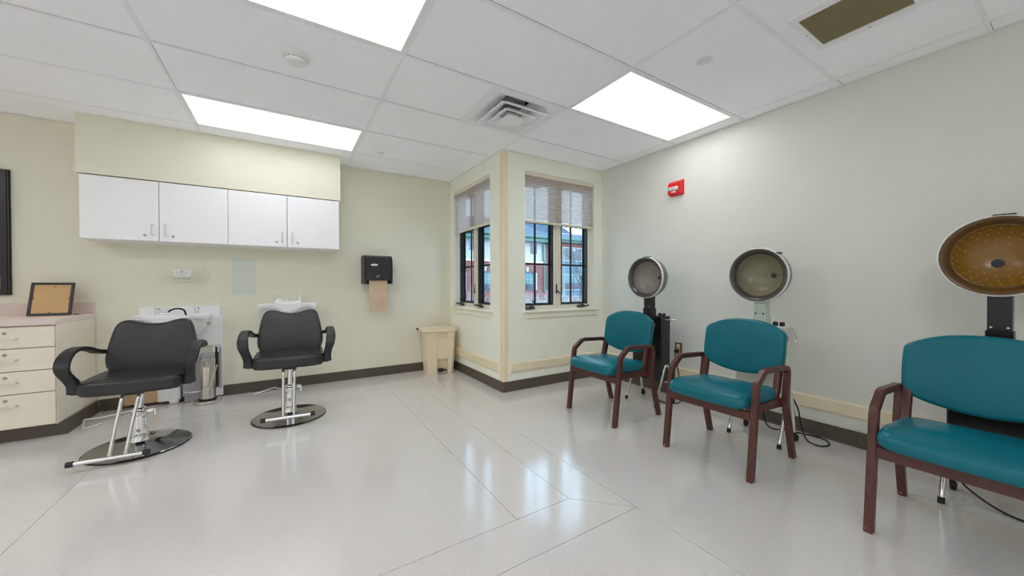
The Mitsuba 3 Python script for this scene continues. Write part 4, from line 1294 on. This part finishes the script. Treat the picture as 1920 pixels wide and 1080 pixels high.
# ------------------------------------------------------------------ hooded dryers
def dryer(lbl, yc, zc, body, neck, ring_m, bowl_m, shell_m, noz_m, hole, handle, cord, trim_m='label_white', nrow=7, nr=.0026):
    t = thing('hooded_dryer', lbl, 'hair dryer', 'hooded dryers behind the teal chairs')
    XRG = 2.752
    R = .180
    # shell: profile (radius, distance behind the ring), open at the ring
    prof = [(R + .001, -.004), (R + .004, .02), (R + .002, .055), (R - .012, .10), (R - .042, .145), (R - .085, .175), (R - .13, .188), (.001, .192)]
    m = lathe([(r, -d) for r, d in prof], 64, 'x', (XRG, yc, zc))
    obj('shell', m, shell_m, t, smooth=60)
    obj('trim_ring', lathe([(R - .003, .001), (R + .003, .002), (R + .0075, -.006), (R + .0075, -.018), (R + .004, -.022)], 64, 'x', (XRG, yc, zc)), trim_m, t, smooth=50)
    rl = obj('inner_lip', lathe([(R, .002), (R - .006, .004), (R - .016, -.002), (R - .031, -.022), (R - .032, -.030), (R - .037, -.032)], 64, 'x', (XRG, yc, zc)), ring_m, t, smooth=50)
    rb = R - .032
    dp = .105
    pr = [(rb * math.cos(a), -.026 - dp * math.sin(a)) for a in np.linspace(0, math.pi / 2, 14)]
    pr[-1] = (.0005, pr[-1][1])
    bw_ = obj('perforated_bowl', lathe(pr, 64, 'x', (XRG, yc, zc)), bowl_m, t, smooth=True)
    nz = []
    for i in range(1, nrow + 1):
        a = math.pi / 2 * (1 - i / (nrow + 1.0) * .98)
        r = rb * math.cos(a)
        d = .026 + dp * math.sin(a)
        cnt = max(5, int(round(i * 5.2)))
        for k in range(cnt):
            q = 2 * math.pi * (k + .5 * (i % 2)) / cnt
            s = trimesh.creation.icosphere(1, nr)
            s.apply_translation([XRG + d - .0012, yc + r * math.cos(q), zc + r * math.sin(q)])
            nz.append(s)
    k = obj('nozzles', nz, noz_m, bw_)
    labels[k] = {'kind': 'stuff'}
    hy, hz, hr = hole
    rr = math.hypot(hy, hz)
    d = .026 + dp * math.sqrt(max(0, 1 - (rr / rb) ** 2))
    obj('temperature_probe', lathe([(hr, -.004), (hr * .95, .004), (hr * .6, .006), (0, .003)], 20, 'x', (XRG + d - .003, yc + hy, zc + hz)), 'black_plastic', bw_, smooth=40)
    a0 = 1.05 if handle == 'down' else 1.5
    obj('latch', [rbx(XRG - .002, XRG + .035, yc - .045, yc + .02, zc + R + .004, zc + R + .009, .002, 2)] if handle != 'down' else [put(rbx(-.01, .03, -.018, .018, -.005, .008, .004, 2), XRG + .012, yc - .118, zc + .142)], 'bronze', t)
    # neck
    nx0, nx1 = 2.79, 2.862
    obj('neck', [rbx(nx0, nx1, yc - .036, yc + .036, .80, zc - .172, .004, 2)], neck, t)
    obj('neck_sleeve', [rbx(nx0 - .004, nx1 + .006, yc - .041, yc + .041, .77, .848, .004, 2)], neck, t)
    for s in (-.024, .024):
        obj('bolt', lathe([(0, .005), (.005, .004), (.006, 0)], 12, 'x', (nx0, yc + s, .862)), 'black_plastic' if neck != 'black_enamel' else 'brushed_steel', t)
    # cabinet
    cb = obj('cabinet', [rbx(2.78, 2.910, yc - .155, yc + .155, .205, .782, .010, 3)], body, t, smooth=40)
    for yk in ((-.075, -.115) if handle == 'down' else (-.095, -.145 + .01)):
        obj('knob', lathe([(.0, .026), (.013, .026), (.015, .022), (.015, 0), (0, 0)][::-1], 18, loc=(2.845, yc + yk, .782)), 'black_plastic', cb, smooth=35)
    ye = yc - .155
    if handle == 'out':
        hm = [tube([(2.83, ye + .002, .752), (2.83, ye - .03, .754), (2.84, ye - .075, .756), (2.86, ye - .085, .756)], .007, 10, 5)]
    elif handle == 'down':
        hm = [sweep(spline([(2.86, ye - .004, .775), (2.862, ye - .014, .768), (2.875, ye - .022, .735), (2.89, ye - .032, .690), (2.885, ye - .02, .684)], 5), rrect(.014, .007, .002))]
    else:
        hm = [tube([(2.83, yc + .157, .752), (2.83, yc + .19, .754)], .007, 10)]
    obj('handle', hm, 'chrome', cb, smooth=40)
    # chrome leg hoops
    for s in (-1, 1):
        y = yc + s * .157
        q = spline([(2.705, y, .022), (2.745, y, .12), (2.806, y, .285), (2.824, y, .328), (2.850, y, .346), (2.874, y, .332), (2.886, y, .285), (2.912, y, .15), (2.928, y, .052)], 6)
        lg = obj('leg', sweep(q, circle(.0105, 12)), 'chrome', t, smooth=True)
        obj('foot_tip', cyl((2.700, y, .0005), (2.7055, y, .026), .0125, 14), 'rubber', lg, smooth=40)
        w = lathe([(.0, .011), (.018, .011), (.022, .007), (.022, -.007), (.018, -.011), (0, -.011)], 20, 'y', (2.930, y - .008, .0225))
        obj('caster', [w, rbx(2.913, 2.944, y - .011, y + .005, .028, .058, .005, 2)], 'rubber', lg, smooth=40)
    if cord:
        obj('power_cord', tube(cord, .0042, 8, 8), 'rubber', t, smooth=True)
    return t


d1 = dryer('black hooded hair dryer with a grey bowl, behind the chair nearest the windows', 2.156, 1.127, 'black_enamel', 'black_enamel', 'hood_dark', 'bowl_grey', 'hood_shell', 'nozzle_dark', (-.080, -.002, .016), 'out',
           [(2.95, 2.16, .21), (2.96, 2.15, .06), (2.93, 2.14, .006), (2.88, 2.06, .005), (2.90, 1.99, .006), (3.02, 1.96, .03), (3.06, 2.02, .25), (3.09, 2.075, .40), (3.135, 2.088, .437)])
obj('plug', [cyl((3.112, 2.088, .437), (3.158, 2.088, .437), .014, 14)], 'rubber', d1 + '__power_cord')
dryer('pale green hooded hair dryer with an ivory cabinet, behind the middle chair', 1.231, 1.128, 'ivory_metal', 'pale_green_metal', 'hood_dark', 'bowl_olive', 'hood_shell', 'nozzle_light', (-.054, -.002, .018), 'down',
      [(2.93, 1.33, .26), (3.05, 1.325, .12), (3.06, 1.30, .02), (3.03, 1.24, .005), (3.08, 1.18, .005), (3.10, 1.10, .0055), (3.12, 1.02, .006), (3.10, .955, .006), (3.03, .918, .006), (2.96, .945, .006), (2.99, 1.02, .006), (3.06, 1.08, .06), (3.06, 1.10, .18), (2.95, 1.10, .30)])
dryer('black hooded hair dryer with an amber bowl, behind the right-hand chair', .232, 1.193, 'black_enamel', 'black_enamel', 'hood_amber', 'bowl_amber', 'hood_amber', 'nozzle_amber', (.014, -.030, .020), 'left',
      [(2.95, .36, .26), (2.975, .37, .10), (2.95, .355, .045), (2.90, .32, .03), (2.84, .255, .012), (2.80, .19, .005), (2.79, .10, .005), (2.86, -.02, .005), (3.02, -.12, .006), (3.12, -.20, .02)], nrow=6, nr=.0032)

# ------------------------------------------------------------------ right wall: alarm and outlet
t = thing('fire_alarm', 'red wall fire alarm strobe reading FIRE', 'fire alarm')
P = Polygon([(XR, 1.914), (XR, 2.044), (XR - .020, 2.044), (XR - .050, 2.020), (XR - .056, 1.97), (XR - .052, 1.925), (XR - .040, 1.914)])
m = extr([(a, b) for a, b in P.exterior.coords[:-1]], 2.042, 2.170, 'y')
obj('body', m, 'alarm_red', t)
obj('back_plate', bx(XR - .006, XR, 2.036, 2.176, 1.908, 2.050, .002), 'alarm_red', t)
obj('strobe_lens', rbx(XR - .066, XR - .045, 2.062, 2.168, 1.952, 1.988, .009, 3), 'strobe_clear', t, smooth=40)
obj('lamp', [bx(XR - .0675, XR - .0655, 2.10, 2.13, 1.966, 1.976), bx(XR - .0675, XR - .0655, 2.150, 2.160, 1.960, 1.982)], 'ink', t)
tm = meshkit.text_mesh('FIRE', .016, .0015, True)
V = tm.vertices.copy()
wd_ = V[:, 0].max()
V = np.stack([-V[:, 2] + XR - .0535, 2.110 + wd_ / 2 - V[:, 0], V[:, 1] + 1.930], -1)
obj('lettering', trimesh.Trimesh(V, tm.faces[:, ::1], process=False), 'letter_white', t)
obj('lettering', trimesh.Trimesh(np.stack([V[:, 0] + .024, 2.095 + (V[:, 1] - 2.11) * .5, 2.030 + (V[:, 2] - 1.93) * .4], -1), tm.faces, process=False), 'letter_white', t) if False else None

t = thing('wall_outlet', 'double power outlet with a brown cover plate, on the right wall', 'outlet')
obj('cover_plate', bx(XR - .007, XR, 2.052, 2.124, .405, .512, .003), 'brown_plate', t)
for z in (.437, .480):
    k = obj('socket', rbx(XR - .010, XR - .004, 2.072, 2.104, z - .017, z + .017, .0025, 2), 'window_trim', t)
    for y in (2.082, 2.094):
        obj('slot', bx(XR - .0106, XR - .0096, y - .001, y + .001, z - .004, z + .006), 'black_plastic', k)
